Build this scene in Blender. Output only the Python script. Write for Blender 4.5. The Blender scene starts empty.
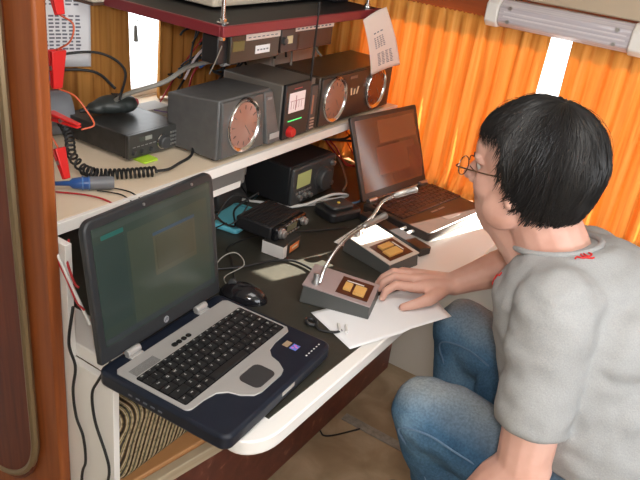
import bpy, bmesh, math, random
from mathutils import Vector, Matrix, Euler
from mathutils import noise as mnoise
random.seed(7)
PI = math.pi
SC = bpy.context.scene
C = SC.collection

# ------------------------------------------------------------------ camera
cd = bpy.data.cameras.new('camera'); cam = bpy.data.objects.new('camera', cd); C.objects.link(cam)
cd.sensor_width = 36; cd.lens = 36 * 701.5 / 640; cd.clip_start = 0.02
cam.matrix_world = Matrix(((0.82258, -0.33916, 0.45644, 0), (0.55609, 0.31198, -0.77035, 0),
                           (0.11887, 0.88749, 0.44523, 1.551), (0, 0, 0, 1)))
SC.camera = cam
# ------------------------------------------------------------------ world, sun, large lights, exposure
w = bpy.data.worlds.new('daylight'); SC.world = w; w.use_nodes = True
bg = w.node_tree.nodes['Background']; bg.inputs[0].default_value = (0.93, 0.97, 1.0, 1); bg.inputs[1].default_value = 3.2
sl = bpy.data.lights.new('sun', 'SUN'); sl.energy = 48; sl.angle = 0.009; sl.color = (1.0, 0.93, 0.80)
so = bpy.data.objects.new('sun', sl); C.objects.link(so)
so.rotation_euler = Vector((-0.30, -0.84, -0.475)).to_track_quat('-Z', 'Y').to_euler()
def area(name, loc, d, sx, sy, power, col):
    l = bpy.data.lights.new(name, 'AREA'); l.shape = 'RECTANGLE'; l.size = sx; l.size_y = sy; l.energy = power; l.color = col
    o = bpy.data.objects.new(name, l); C.objects.link(o); o.location = loc
    o.rotation_euler = Vector(d).to_track_quat('-Z', 'Y').to_euler(); return o
area('side_fill', (1.17, 0.55, 1.35), (-1, 0.15, -0.30), 1.2, 0.7, 13, (0.92, 0.96, 1.0))  # added soft fill from the unseen right side
area('overhead_fill', (-0.15, 0.75, 1.93), (0, 0, -1), 0.55, 0.55, 6, (1.0, 0.97, 0.93))  # added fill under the closed ceiling, no hatch there
area('camera_flash', (0.06, -0.05, 1.63), (-0.45, 0.77, -0.42), 0.10, 0.07, 7.5, (1.0, 0.96, 0.92))
SC.view_settings.view_transform = 'Standard'; SC.view_settings.look = 'None'
SC.view_settings.exposure = 0.18; SC.view_settings.gamma = 1.0
SC.view_settings.use_curve_mapping = False
SC.cycles.use_denoising = True

# ------------------------------------------------------------------ materials
MATS = {}
def mat(name, col=(.5, .5, .5), rough=.5, metal=0, spec=.5, emit=None, es=1, coat=0, trans=0, alpha=1):
    if name in MATS: return MATS[name]
    m = bpy.data.materials.new(name); m.use_nodes = True; b = m.node_tree.nodes['Principled BSDF']
    b.inputs['Base Color'].default_value = (*col, 1); b.inputs['Roughness'].default_value = rough
    b.inputs['Metallic'].default_value = metal; b.inputs['Specular IOR Level'].default_value = spec
    b.inputs['Coat Weight'].default_value = coat; b.inputs['Transmission Weight'].default_value = trans
    b.inputs['Alpha'].default_value = alpha
    if emit: b.inputs['Emission Color'].default_value = (*emit, 1); b.inputs['Emission Strength'].default_value = es
    MATS[name] = m; return m
def nd(m, t, **k):
    n = m.node_tree.nodes.new(t)
    for a, v in k.items():
        if a in n.inputs: n.inputs[a].default_value = v
        else: setattr(n, a, v)
    return n
def lk(m, a, ao, b, bi): m.node_tree.links.new(a.outputs[ao], b.inputs[bi])
def ramp(m, stops):
    r = nd(m, 'ShaderNodeValToRGB'); e = r.color_ramp.elements
    while len(e) < len(stops): e.new(.5)
    for i, (p, c) in enumerate(stops): e[i].position = p; e[i].color = (*c, 1)
    return r
def noisy(name, stops, scale=10, stretch=(1, 1, 1), rough=.5, bump=0, bscale=None, detail=4, metal=0, spec=.5, coat=0, dist=0, coord='Object'):
    if name in MATS: return MATS[name]
    m = mat(name, rough=rough, metal=metal, spec=spec, coat=coat); b = m.node_tree.nodes['Principled BSDF']
    tc = nd(m, 'ShaderNodeTexCoord'); mp = nd(m, 'ShaderNodeMapping'); mp.inputs['Scale'].default_value = stretch
    lk(m, tc, coord, mp, 'Vector')
    n = nd(m, 'ShaderNodeTexNoise', Scale=scale, Detail=detail, Distortion=dist); lk(m, mp, 0, n, 'Vector')
    r = ramp(m, stops); lk(m, n, 0, r, 0); lk(m, r, 0, b, 'Base Color')
    if bump:
        n2 = nd(m, 'ShaderNodeTexNoise', Scale=bscale or scale, Detail=3.0); lk(m, mp, 0, n2, 'Vector')
        bp = nd(m, 'ShaderNodeBump', Strength=bump, Distance=.01); lk(m, n2, 0, bp, 'Height'); lk(m, bp, 0, b, 'Normal')
    return m
WHITE = mat('white_laminate', (.82, .80, .77), .35)
CREAM = noisy('cream_laminate', [(.3, (.74, .61, .45)), (.7, (.82, .70, .54))], 6, rough=.4)
WALLW = noisy('pale_wall', [(.3, (.62, .60, .55)), (.7, (.70, .67, .62))], 4, rough=.6)
CEIL = mat('ceiling_paint', (.78, .74, .66), .7)
BEIGE = noisy('beige_locker', [(.3, (.48, .38, .27)), (.7, (.54, .44, .32))], 3, rough=.5)
REDWOOD = noisy('red_brown_wood', [(.25, (.075, .014, .007)), (.5, (.12, .024, .010)), (.75, (.17, .040, .015))], 9, (9, 9, .6), rough=.45, spec=.25, detail=6, dist=.4)
ORWOOD = noisy('orange_brown_wood', [(.25, (.19, .046, .012)), (.5, (.26, .068, .017)), (.8, (.33, .095, .025))], 7, (9, 9, .5), rough=.42, spec=.3, detail=6, dist=.3)
VALWOOD = noisy('valance_wood', [(.25, (.20, .055, .018)), (.7, (.32, .09, .03))], 7, (.6, 9, 9), rough=.4)
MAROON = noisy('worn_maroon_panel', [(.3, (.09, .022, .016)), (.62, (.15, .04, .028)), (.72, (.30, .13, .09))], 16, (1, 1.6, 1.6), rough=.35, detail=9, dist=.6)
RAILW = noisy('orange_rail_wood', [(.3, (.38, .17, .06)), (.7, (.50, .25, .10))], 9, (1, .3, 4), rough=.5)
RAILP = noisy('pale_rail_wood', [(.3, (.38, .30, .20)), (.7, (.52, .43, .30))], 12, (1, .3, 4), rough=.6)
FLOORM = noisy('mottled_vinyl_floor', [(.25, (.28, .21, .13)), (.5, (.40, .31, .20)), (.75, (.54, .44, .31))], 9, rough=.55, bump=.15, bscale=40, detail=9, dist=.5)
STRIPM = noisy('grey_threshold', [(.3, (.25, .24, .21)), (.7, (.40, .38, .34))], 60, rough=.5)
MATB = noisy('dark_desk_mat', [(.3, (.022, .022, .018)), (.6, (.040, .037, .028)), (.85, (.062, .055, .040))], 7, rough=.45, detail=8, bump=.05, bscale=60)
BLK = mat('black_plastic', (.018, .018, .02), .38)
BLKG = mat('gloss_black_plastic', (.010, .010, .012), .12)
BLKR = mat('rubber_black', (.012, .012, .013), .55)
NAVY = noisy('navy_plastic', [(.3, (.006, .009, .018)), (.7, (.009, .013, .024))], 30, rough=.42, spec=.35)
SILV = mat('silver_plastic', (.42, .41, .40), .38, .35)
KEYM = mat('key_plastic', (.011, .011, .012), .35)
LEGEND = mat('key_legend', (.75, .76, .74), .5)
CHROME = mat('chrome', (.70, .70, .70), .18, 1)
SATIN = mat('satin_metal', (.50, .50, .50), .35, .9)
GBOX = noisy('grey_equipment_paint', [(.3, (.105, .105, .105)), (.7, (.13, .13, .128))], 40, rough=.42)
GDARK = mat('dark_grey_plastic', (.055, .056, .058), .42)
BRBOX = noisy('brown_black_plastic', [(.3, (.050, .032, .022)), (.7, (.075, .048, .032))], 30, rough=.3)
RADIO = noisy('graphite_metal', [(.3, (.045, .045, .043)), (.7, (.07, .069, .065))], 50, rough=.32, metal=.4)
PAPER = mat('paper', (.82, .82, .84), .8)
PAPERW = mat('pinkish_paper', (.78, .66, .60), .8)
INK = mat('ink', (.16, .16, .20), .8)
RED = mat('red_plastic', (.62, .02, .02), .32)
REDC = mat('red_wire_insulation', (.40, .015, .02), .4)
ORC = mat('orange_wire_insulation', (.62, .12, .05), .4)
GRC = mat('grey_cable', (.25, .24, .21), .5)
WHC = mat('white_cable', (.68, .67, .65), .4)
BLUC = mat('blue_plastic', (.03, .10, .32), .3)
BLUCAB = mat('blue_cable', (.12, .25, .42), .4)
GREY = mat('grey_pvc', (.17, .18, .20), .42)
MAROONE = mat('maroon_edge', (.21, .022, .03), .4)
LIME = mat('lime_note', (.50, .80, .05), .7)
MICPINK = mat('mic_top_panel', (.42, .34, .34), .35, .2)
MICSIDE = mat('mic_side', (.085, .088, .085), .45)
WOODPL = mat('mic_brown_plate', (.085, .022, .010), .3)
AMBER = mat('amber_button', (.72, .42, .13), .35)
CYAN = mat('cyan_plastic', (.15, .55, .68), .3)
LENS = mat('clear_lens', (.9, .9, .9), .03, trans=1.0)
GOLD = mat('dull_gold_trim', (.26, .19, .11), .35, .7)
BEIGEP = mat('ivory_plastic', (.66, .59, .47), .4)
GLASS = mat('window_glass'); _t = nd(GLASS, 'ShaderNodeBsdfTransparent'); _g = nd(GLASS, 'ShaderNodeBsdfGlossy', Roughness=.02); _m = nd(GLASS, 'ShaderNodeMixShader')
_m.inputs[0].default_value = .05; lk(GLASS, _t, 0, _m, 1); lk(GLASS, _g, 0, _m, 2); lk(GLASS, _m, 0, GLASS.node_tree.nodes['Material Output'], 'Surface')
SKIN = noisy('skin', [(.3, (.60, .32, .245)), (.55, (.70, .41, .33)), (.8, (.74, .47, .39))], 14, rough=.5, detail=4)
MATS['skin'].node_tree.nodes['Principled BSDF'].inputs['Subsurface Weight'].default_value = .08
MATS['skin'].node_tree.nodes['Principled BSDF'].inputs['Subsurface Radius'].default_value = (.02, .008, .004)
SHIRT = noisy('heather_grey_jersey', [(.3, (.33, .335, .34)), (.7, (.39, .395, .395))], 420, rough=.9, spec=.15, bump=.12, bscale=300, detail=6)
HAIRM = mat('black_hair', (.010, .009, .009), .46, spec=.35)

def curtain_mat(name, lo, mid, hi, tr):
    m = mat(name, rough=.85, spec=.1); nt = m.node_tree; b = nt.nodes['Principled BSDF']; out = nt.nodes['Material Output']
    tc = nd(m, 'ShaderNodeTexCoord'); mp = nd(m, 'ShaderNodeMapping'); mp.inputs['Scale'].default_value = (60, 60, 2.2); lk(m, tc, 'Object', mp, 'Vector')
    n = nd(m, 'ShaderNodeTexNoise', Scale=1.0, Detail=5.0, Distortion=.6); lk(m, mp, 0, n, 'Vector')
    r = ramp(m, [(.30, lo), (.5, mid), (.72, hi)]); lk(m, n, 0, r, 0); lk(m, r, 0, b, 'Base Color')
    t = nd(m, 'ShaderNodeBsdfTranslucent'); lk(m, r, 0, t, 'Color')
    mx = nd(m, 'ShaderNodeMixShader', Fac=tr); lk(m, b, 0, mx, 1); lk(m, t, 0, mx, 2); lk(m, mx, 0, out, 'Surface')
    return m
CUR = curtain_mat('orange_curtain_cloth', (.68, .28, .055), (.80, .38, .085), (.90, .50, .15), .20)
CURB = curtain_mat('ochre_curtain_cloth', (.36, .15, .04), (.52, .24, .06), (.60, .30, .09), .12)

def denim():
    m = mat('washed_denim', rough=.85, spec=.1); b = m.node_tree.nodes['Principled BSDF']
    tc = nd(m, 'ShaderNodeTexCoord')
    n = nd(m, 'ShaderNodeTexNoise', Scale=7.0, Detail=4.0); lk(m, tc, 'Object', n, 'Vector')
    n2 = nd(m, 'ShaderNodeTexNoise', Scale=220.0, Detail=3.0); lk(m, tc, 'Object', n2, 'Vector')
    r = ramp(m, [(.3, (.045, .11, .20)), (.55, (.085, .18, .30)), (.75, (.15, .26, .38))]); lk(m, n, 0, r, 0)
    r2 = ramp(m, [(.3, (.72, .72, .72)), (.7, (1.2, 1.2, 1.2))]); lk(m, n2, 0, r2, 0)
    mul = nd(m, 'ShaderNodeMix', data_type='RGBA', blend_type='MULTIPLY'); mul.inputs[0].default_value = .8
    # worn, washed out cloth along the fronts of the thighs (vertex group painted by wear)
    at = nd(m, 'ShaderNodeAttribute', attribute_name='wear')
    mx = nd(m, 'ShaderNodeMix', data_type='RGBA'); lk(m, at, 'Fac', mx, 0); lk(m, r, 0, mx, 6); mx.inputs[7].default_value = (.36, .38, .37, 1)
    lk(m, mx, 2, mul, 6); lk(m, r2, 0, mul, 7); lk(m, mul, 2, b, 'Base Color')
    bp = nd(m, 'ShaderNodeBump', Strength=.2, Distance=.004); lk(m, n2, 0, bp, 'Height'); lk(m, bp, 0, b, 'Normal')
    return m
DENIM = denim()

def cushion_mat():
    m = mat('striped_upholstery', rough=.95, spec=.05); b = m.node_tree.nodes['Principled BSDF']
    tc = nd(m, 'ShaderNodeTexCoord'); mp = nd(m, 'ShaderNodeMapping'); mp.inputs['Rotation'].default_value = (.35, 0, 0); lk(m, tc, 'Object', mp, 'Vector')
    wv = nd(m, 'ShaderNodeTexWave', Scale=13.0, Distortion=2.2, Detail=1.0, bands_direction='Y'); wv.inputs['Detail Scale'].default_value = .6; lk(m, mp, 0, wv, 'Vector')
    r = ramp(m, [(.05, (.035, .025, .018)), (.25, (.30, .20, .09)), (.45, (.55, .47, .34)), (.62, (.12, .07, .05)), (.8, (.42, .34, .16)), (.95, (.06, .05, .04))]); lk(m, wv, 0, r, 0)
    n = nd(m, 'ShaderNodeTexVoronoi', Scale=110.0); lk(m, tc, 'Object', n, 'Vector')
    r2 = ramp(m, [(.2, (.6, .6, .6)), (.5, (1.15, 1.15, 1.15))]); lk(m, n, 0, r2, 0)
    mul = nd(m, 'ShaderNodeMix', data_type='RGBA', blend_type='MULTIPLY'); mul.inputs[0].default_value = .9
    lk(m, r, 0, mul, 6); lk(m, r2, 0, mul, 7); lk(m, mul, 2, b, 'Base Color'); return m
CUSH = cushion_mat()

# ------------------------------------------------------------------ mesh helpers
def V(*a): return Vector(a)
def link(name, bm, m, parent=None, smooth=True, bevel=0, bseg=2, angle=40):
    me = bpy.data.meshes.new(name); bmesh.ops.recalc_face_normals(bm, faces=bm.faces[:]); bm.to_mesh(me); bm.free()
    for mm in (m if isinstance(m, (list, tuple)) else [m]): me.materials.append(mm)
    o = bpy.data.objects.new(name, me); C.objects.link(o)
    if parent: o.parent = parent
    if bevel:
        b = o.modifiers.new('bevel', 'BEVEL'); b.width = bevel; b.segments = bseg; b.limit_method = 'ANGLE'; b.angle_limit = math.radians(35)
    if smooth:
        for p in me.polygons: p.use_smooth = True
        try: me.set_sharp_from_angle(angle=math.radians(angle))
        except Exception: pass
    return o
def box(bm, x0, x1, y0, y1, z0, z1, mi=0, M=None):
    vs = [bm.verts.new((x, y, z)) for x in (x0, x1) for y in (y0, y1) for z in (z0, z1)]
    if M is not None:
        for v in vs: v.co = M @ v.co
    for f in ((0, 1, 3, 2), (4, 6, 7, 5), (0, 4, 5, 1), (2, 3, 7, 6), (0, 2, 6, 4), (1, 5, 7, 3)):
        fc = bm.faces.new([vs[i] for i in f]); fc.material_index = mi
    return vs
def hexa(bm, pts, mi=0):
    """pts: bottom 4 then top 4, same winding"""
    vs = [bm.verts.new(p) for p in pts]
    for f in ((0, 3, 2, 1), (4, 5, 6, 7), (0, 1, 5, 4), (1, 2, 6, 5), (2, 3, 7, 6), (3, 0, 4, 7)):
        fc = bm.faces.new([vs[i] for i in f]); fc.material_index = mi
def basis(d):
    d = Vector(d).normalized(); a = V(0, 0, 1) if abs(d.z) < .9 else V(1, 0, 0)
    u = d.cross(a).normalized(); return u, d.cross(u).normalized()
def cyl(bm, a, b, r0, r1=None, n=20, mi=0, cap=True):
    a = Vector(a); b = Vector(b); r1 = r0 if r1 is None else r1; u, v = basis(b - a)
    R = [[bm.verts.new(c + (u * math.cos(2 * PI * i / n) + v * math.sin(2 * PI * i / n)) * r) for i in range(n)] for c, r in ((a, r0), (b, r1))]
    for i in range(n):
        f = bm.faces.new((R[0][i], R[0][(i + 1) % n], R[1][(i + 1) % n], R[1][i])); f.material_index = mi
    if cap:
        for q in (R[0][::-1], R[1]):
            f = bm.faces.new(q); f.material_index = mi
def smooth_path(pts, k=8):
    P = [Vector(p) for p in pts]; P = [P[0] * 2 - P[1]] + P + [P[-1] * 2 - P[-2]]; out = []
    for i in range(1, len(P) - 2):
        for j in range(k):
            t = j / k; a, b, c, d = P[i - 1:i + 3]
            out.append(.5 * ((2 * b) + (c - a) * t + (2 * a - 5 * b + 4 * c - d) * t * t + (3 * b - a - 3 * c + d) * t ** 3))
    out.append(P[-2]); return out
def tube(bm, pts, r, n=8, mi=0, closed=False):
    P = [Vector(p) for p in pts]; N = len(P); rings = []; pu = None
    for i, p in enumerate(P):
        d = (P[(i + 1) % N] - P[i - 1]) if closed else (P[min(i + 1, N - 1)] - P[max(i - 1, 0)])
        if d.length < 1e-9: d = V(0, 0, 1)
        d.normalize()
        if pu is None: u, v = basis(d)
        else:
            u = (pu - d * pu.dot(d)); u = u.normalized() if u.length > 1e-6 else basis(d)[0]; v = d.cross(u)
        pu = u; rr = r[i] if isinstance(r, (list, tuple)) else r
        rings.append([bm.verts.new(p + (u * math.cos(2 * PI * j / n) + v * math.sin(2 * PI * j / n)) * rr) for j in range(n)])
    for i in range(N if closed else N - 1):
        A, B = rings[i], rings[(i + 1) % N]
        for j in range(n):
            f = bm.faces.new((A[j], A[(j + 1) % n], B[(j + 1) % n], B[j])); f.material_index = mi
    if not closed:
        for q in (rings[0][::-1], rings[-1]):
            f = bm.faces.new(q); f.material_index = mi
def prism(bm, outline, z0, z1, mi=0, M=None, axis='z'):
    def P(a, b, c):
        v = {'z': V(a, b, c), 'y': V(a, c, b), 'x': V(c, a, b)}[axis]
        return M @ v if M is not None else v
    A = [bm.verts.new(P(a, b, z0)) for a, b in outline]; B = [bm.verts.new(P(a, b, z1)) for a, b in outline]; n = len(A)
    for i in range(n):
        f = bm.faces.new((A[i], A[(i + 1) % n], B[(i + 1) % n], B[i])); f.material_index = mi
    for q in (A[::-1], B):
        f = bm.faces.new(q); f.material_index = mi
def rrect(x0, x1, y0, y1, r, k=5):
    o = []
    for cx, cy, a0 in ((x1 - r, y1 - r, 0), (x0 + r, y1 - r, PI / 2), (x0 + r, y0 + r, PI), (x1 - r, y0 + r, 1.5 * PI)):
        for i in range(k + 1): a = a0 + PI / 2 * i / k; o.append((cx + r * math.cos(a), cy + r * math.sin(a)))
    return o
def ball(bm, c, r, M=None, seg=20):
    rr = Vector(r) if isinstance(r, (tuple, list, Vector)) else V(r, r, r)
    T = Matrix.Translation(Vector(c)) @ (M.to_4x4() if M is not None else Matrix.Identity(4)) @ Matrix.Diagonal((*rr, 1))
    bmesh.ops.create_uvsphere(bm, u_segments=seg, v_segments=seg // 2 + 2, radius=1, matrix=T)
def caps(bm, a, b, r0, r1, seg=16):
    ball(bm, a, r0, seg=seg); ball(bm, b, r1, seg=seg)
    cyl(bm, a, b, r0, r1, n=seg)
def chain(bm, pts, seg=14):
    for (a, r0), (b, r1) in zip(pts, pts[1:]): caps(bm, a, b, r0, r1, seg)
def torus(bm, c, ax, R, r, n=32, k=8, mi=0, sy=1):
    u, v = basis(ax); tube(bm, [Vector(c) + (u * math.cos(2 * PI * i / n) + v * math.sin(2 * PI * i / n) * sy) * R for i in range(n)], r, k, mi, True)
def lathe(bm, prof, M, n=28, mi=0):
    """prof: (radius, height) along local z, M: 4x4"""
    R = []
    for r, h in prof:
        R.append([bm.verts.new(M @ V(r * math.cos(2 * PI * i / n), r * math.sin(2 * PI * i / n), h)) for i in range(n)])
    for A, B in zip(R, R[1:]):
        for i in range(n):
            f = bm.faces.new((A[i], A[(i + 1) % n], B[(i + 1) % n], B[i])); f.material_index = mi
    for q in (R[0][::-1], R[-1]):
        f = bm.faces.new(q); f.material_index = mi
def facing(loc, d): return Matrix.Translation(Vector(loc)) @ Vector(d).to_track_quat('Z', 'Y').to_matrix().to_4x4()
def new(): return bmesh.new()
def tag(o, label, cat, group=None):
    o['label'] = label; o['category'] = cat
    if group: o['group'] = group
    return o
def thing(name, label, cat, loc=(0, 0, 0), rz=0, group=None):
    o = bpy.data.objects.new(name, None); C.objects.link(o); o.location = loc; o.rotation_euler = (0, 0, rz); o.empty_display_size = .05
    return tag(o, label, cat, group)
def struct(name, bm, m, **k):
    o = link(name, bm, m, **k); o['kind'] = 'structure'; return o
def bx(name, m, parent, x0, x1, y0, y1, z0, z1, bevel=.002, **k):
    bm = new(); box(bm, x0, x1, y0, y1, z0, z1); return link(name, bm, m, parent, bevel=bevel, **k)
def text(name, s, size, m, parent, M, ext=.0002, align='CENTER'):
    cu = bpy.data.curves.new('t', 'FONT'); cu.body = s; cu.size = size; cu.extrude = ext; cu.align_x = align; cu.align_y = 'CENTER'; cu.resolution_u = 2
    t = bpy.data.objects.new('t', cu); C.objects.link(t); bpy.context.view_layer.update()
    me = bpy.data.meshes.new_from_object(t.evaluated_get(bpy.context.evaluated_depsgraph_get())); bpy.data.objects.remove(t)
    me.transform(M); me.materials.clear(); me.materials.append(m)
    o = bpy.data.objects.new(name, me); C.objects.link(o); o.parent = parent; return o
def bake(bm, voxel, smooth_it=4, sm=.5, disp=None):
    """voxel-fuse overlapping closed volumes into one continuous skin, return a mesh"""
    me = bpy.data.meshes.new('b'); bm.to_mesh(me); bm.free(); o = bpy.data.objects.new('b', me); C.objects.link(o)
    r = o.modifiers.new('r', 'REMESH'); r.mode = 'VOXEL'; r.voxel_size = voxel
    s = o.modifiers.new('s', 'SMOOTH'); s.factor = sm; s.iterations = smooth_it
    bpy.context.view_layer.update()
    me2 = bpy.data.meshes.new_from_object(o.evaluated_get(bpy.context.evaluated_depsgraph_get())); bpy.data.objects.remove(o)
    if disp:
        ns = [v.normal.copy() for v in me2.vertices]
        for v, nn in zip(me2.vertices, ns): v.co += nn * disp(v.co)
    for p in me2.polygons: p.use_smooth = True
    return me2
def meshobj(name, me, m, parent):
    me.materials.clear(); me.materials.append(m); o = bpy.data.objects.new(name, me); C.objects.link(o); o.parent = parent; return o

# ------------------------------------------------------------------ the room
XL, YF, XR, YB, ZC = -1.42, 2.03, 1.25, -1.35, 1.95
bm = new(); box(bm, XL - .04, XR + .04, YB - .04, YF + .04, -.05, 0); struct('floor', bm, FLOORM, smooth=False)
bm = new(); box(bm, XL - .04, XR + .04, YB - .04, YF + .04, ZC, ZC + .05); struct('ceiling', bm, CEIL, smooth=False)
def wall_open(bm, axis, p0, p1, a0, a1, o0, o1, z0, z1):
    """wall slab between p0,p1 on its thin axis, with an opening"""
    for s0, s1, t0, t1 in ((a0, o0, 0, ZC), (o1, a1, 0, ZC), (o0, o1, 0, z0), (o0, o1, z1, ZC)):
        if axis == 'x': box(bm, p0, p1, s0, s1, t0, t1)
        else: box(bm, s0, s1, p0, p1, t0, t1)
bm = new(); wall_open(bm, 'x', XL - .04, XL, YB, YF, 1.10, 1.88, .985, 1.50); struct('wall_left', bm, WALLW, smooth=False)
bm = new(); wall_open(bm, 'y', YF, YF + .04, XL - .04, XR + .04, -1.12, .60, .80, 1.30); struct('wall_back', bm, WALLW, smooth=False)
bm = new(); wall_open(bm, 'x', XR, XR + .04, YB, YF, .0, 1.1, 1.0, 1.6); struct('wall_right', bm, WALLW, smooth=False)  # unseen wall, window opening added for the side area light
bm = new(); box(bm, XL - .04, XR + .04, YB - .04, YB, 0, ZC); struct('wall_front', bm, WALLW, smooth=False)
for i, (x0, x1, y0, y1, z0, z1, ax) in enumerate(((XL - .035, XL - .005, 1.10, 1.88, .985, 1.5, 'x'), (-1.12, .60, YF + .005, YF + .035, .80, 1.30, 'y'), (XR + .005, XR + .035, 0, 1.1, 1.0, 1.6, 'x'))):
    bm = new(); t = .022
    if ax == 'x':
        for a, b, c, d in ((y0, y0 + t, z0, z1), (y1 - t, y1, z0, z1), (y0, y1, z0, z0 + t), (y0, y1, z1 - t, z1)): box(bm, x0, x1, a, b, c, d)
    else:
        for a, b, c, d in ((x0, x0 + t, z0, z1), (x1 - t, x1, z0, z1), (x0, x1, z0, z0 + t), (x0, x1, z1 - t, z1)): box(bm, a, b, y0, y1, c, d)
    wf = struct('window_%d' % (i + 1), bm, WHITE, bevel=.002)
    bm = new()
    if ax == 'x': box(bm, (x0 + x1) / 2 - .002, (x0 + x1) / 2 + .002, y0 + t, y1 - t, z0 + t, z1 - t)
    else: box(bm, x0 + t, x1 - t, (y0 + y1) / 2 - .002, (y0 + y1) / 2 + .002, z0 + t, z1 - t)
    link('window_pane', bm, GLASS, wf, smooth=False)
# wooden partition at the near end of the desk, with a cupboard door edged in a rounded metal trim
bm = new(); box(bm, XL, -.912, .65, .675, 0, ZC); struct('wall_partition', bm, ORWOOD, bevel=.006, bseg=3)
bm = new(); prism(bm, [(-1.42, .34), (-1.10, .34)] + [(-1.10 + .12 * math.sin(a), .46 - .12 * math.cos(a)) for a in [PI / 2 * i / 8 for i in range(1, 9)]] + [(-.98, 1.93), (-1.42, 1.93)], .636, .65, axis='y')
dr = struct('door_1', bm, REDWOOD, bevel=.003)
bm = new(); pth = [(-1.42, .64, .34), (-1.25, .64, .34), (-1.14, .64, .345)] + [(-1.13 + .155 * math.sin(a), .64, .50 - .155 * math.cos(a)) for a in [PI / 2 * i / 12 for i in range(1, 13)]] + [(-.978, .64, .8), (-.985, .64, 1.3), (-.99, .64, 1.93)]
tube(bm, pth, .0085, 8); link('door_trim', bm, GOLD, dr)
# valance board and beige locker over the back window
bm = new(); box(bm, XL, XR, 1.995, YF, 1.275, ZC); struct('trim_1', bm, VALWOOD, bevel=.003)
bm = new(); box(bm, -.70, XR, 1.93, 1.995, 1.352, ZC); struct('trim_2', bm, BEIGE, bevel=.004)
bm = new(); box(bm, -.80, XR, 1.64, 1.675, 0, .006); struct('trim_3', bm, STRIPM, bevel=.002)

# ------------------------------------------------------------------ curtains
def curtain(name, label, axis, p, a0, a1, z0, z1, m, amp=.0085, waves=None, seed=0, skew0=0, skew1=0, flare=None):
    bm = new(); n = max(12, int((a1 - a0) / .006)); K = 26; rows = []
    rnd = random.Random(seed); ph = [rnd.uniform(0, 6.28) for _ in range(6)]; waves = waves or (a1 - a0) / .045
    for k in range(K + 1):
        t = k / K; z = z1 + (z0 - z1) * t; row = []
        for i in range(n + 1):
            s = i / n; a = (a0 + skew0 * t) * (1 - s) + (a1 + skew1 * t) * s
            d = amp * (.6 + .6 * t) * (math.sin(2 * PI * waves * s + ph[0] + .8 * math.sin(3 * t + ph[1])) + .45 * math.sin(2 * PI * waves * 1.73 * s + ph[2] + t) + .3 * math.sin(2 * PI * waves * 3.1 * s + ph[3] - 2 * t))
            if t < .07: d *= .5 + .5 * t / .07; z2 = z + .0025 * math.sin(2 * PI * waves * 3 * s)
            else: z2 = z
            if flare: d += flare(s, t)
            row.append(bm.verts.new((p + d, a, z2) if axis == 'x' else (a, p - d, z2)))
        rows.append(row)
    for A, B in zip(rows, rows[1:]):
        for i in range(n): bm.faces.new((A[i], A[i + 1], B[i + 1], B[i]))
    o = link(name, bm, m, angle=180); s = o.modifiers.new('s', 'SOLIDIFY'); s.thickness = .0012
    return tag(o, label, 'curtain')
def fl(s, t): return .030 * max(0, (t - .86) / .14) ** 1.3 * (.6 + .4 * math.sin(9 * s))
curtain('curtain', 'long orange curtain left of the bright gap, behind the open laptop with dark red keyboard', 'y', 1.972, -1.33, -.535, .757, 1.286, CUR, seed=3, skew1=-.012, flare=fl)
curtain('curtain', 'orange curtain right of the bright gap, behind the head of the seated man', 'y', 1.972, -.477, .55, .757, 1.286, CUR, seed=5, skew0=.005)
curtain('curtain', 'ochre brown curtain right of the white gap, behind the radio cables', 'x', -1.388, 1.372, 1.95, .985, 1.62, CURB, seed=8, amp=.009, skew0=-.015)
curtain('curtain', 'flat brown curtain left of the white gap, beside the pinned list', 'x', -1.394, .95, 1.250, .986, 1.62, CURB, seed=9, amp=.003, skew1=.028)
# curtain header tape line / hanging cord in the left gap
bm = new(); tube(bm, smooth_path([(-1.385, 1.31, 1.42), (-1.385, 1.305, 1.25), (-1.385, 1.283, 1.18)]), .0012, 6)
cyl(bm, (-1.385, 1.283, 1.185), (-1.385, 1.285, 1.145), .004, .006, 10); tag(link('pull_cord', bm, GRC), 'thin grey cord with a small weight hanging in the white window gap at the left', 'cord')

# ------------------------------------------------------------------ strip lamp over the back window
lm = thing('strip_light', 'long white ribbed strip lamp above the orange curtains', 'lamp', (-.493, 1.955, 1.309))
def prof(y): return [(.0, -.034), (.0, .037), (-.030, .037), (-.048, .020), (-.048, -.020), (-.030, -.034)]
bm = new(); prism(bm, [(a, b) for a, b in prof(0)], -.180, .166, axis='x'); link('diffuser', bm, noisy('ribbed_diffuser', [(.4, (.50, .46, .50)), (.6, (.62, .58, .60))], 5, (.5, 60, 60), rough=.25), lm, bevel=.004)
for s, x0, x1 in ((0, -.215, -.180), (1, .166, .200)):
    bm = new(); prism(bm, [(a * 1.12, b * 1.12) for a, b in prof(0)], x0, x1, axis='x'); link('end_cap', bm, mat('lamp_white', (.80, .78, .74), .35), lm, bevel=.004)
for x in (-.15, .13):
    for z in (-.017, .018):
        bm = new(); lathe(bm, [(.0, 0), (.006, .0), (.005, .003), (0.0001, .003)], facing((x, -.048, z), (0, -1, 0)), 12); link('screw', bm, SATIN, lm)
bm = new(); box(bm, -.165, .155, -.0505, -.047, -.006, -.002); box(bm, -.165, .155, -.0505, -.047, .006, .009); link('rib', bm, mat('lamp_rib', (.70, .66, .68), .3), lm)

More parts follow.
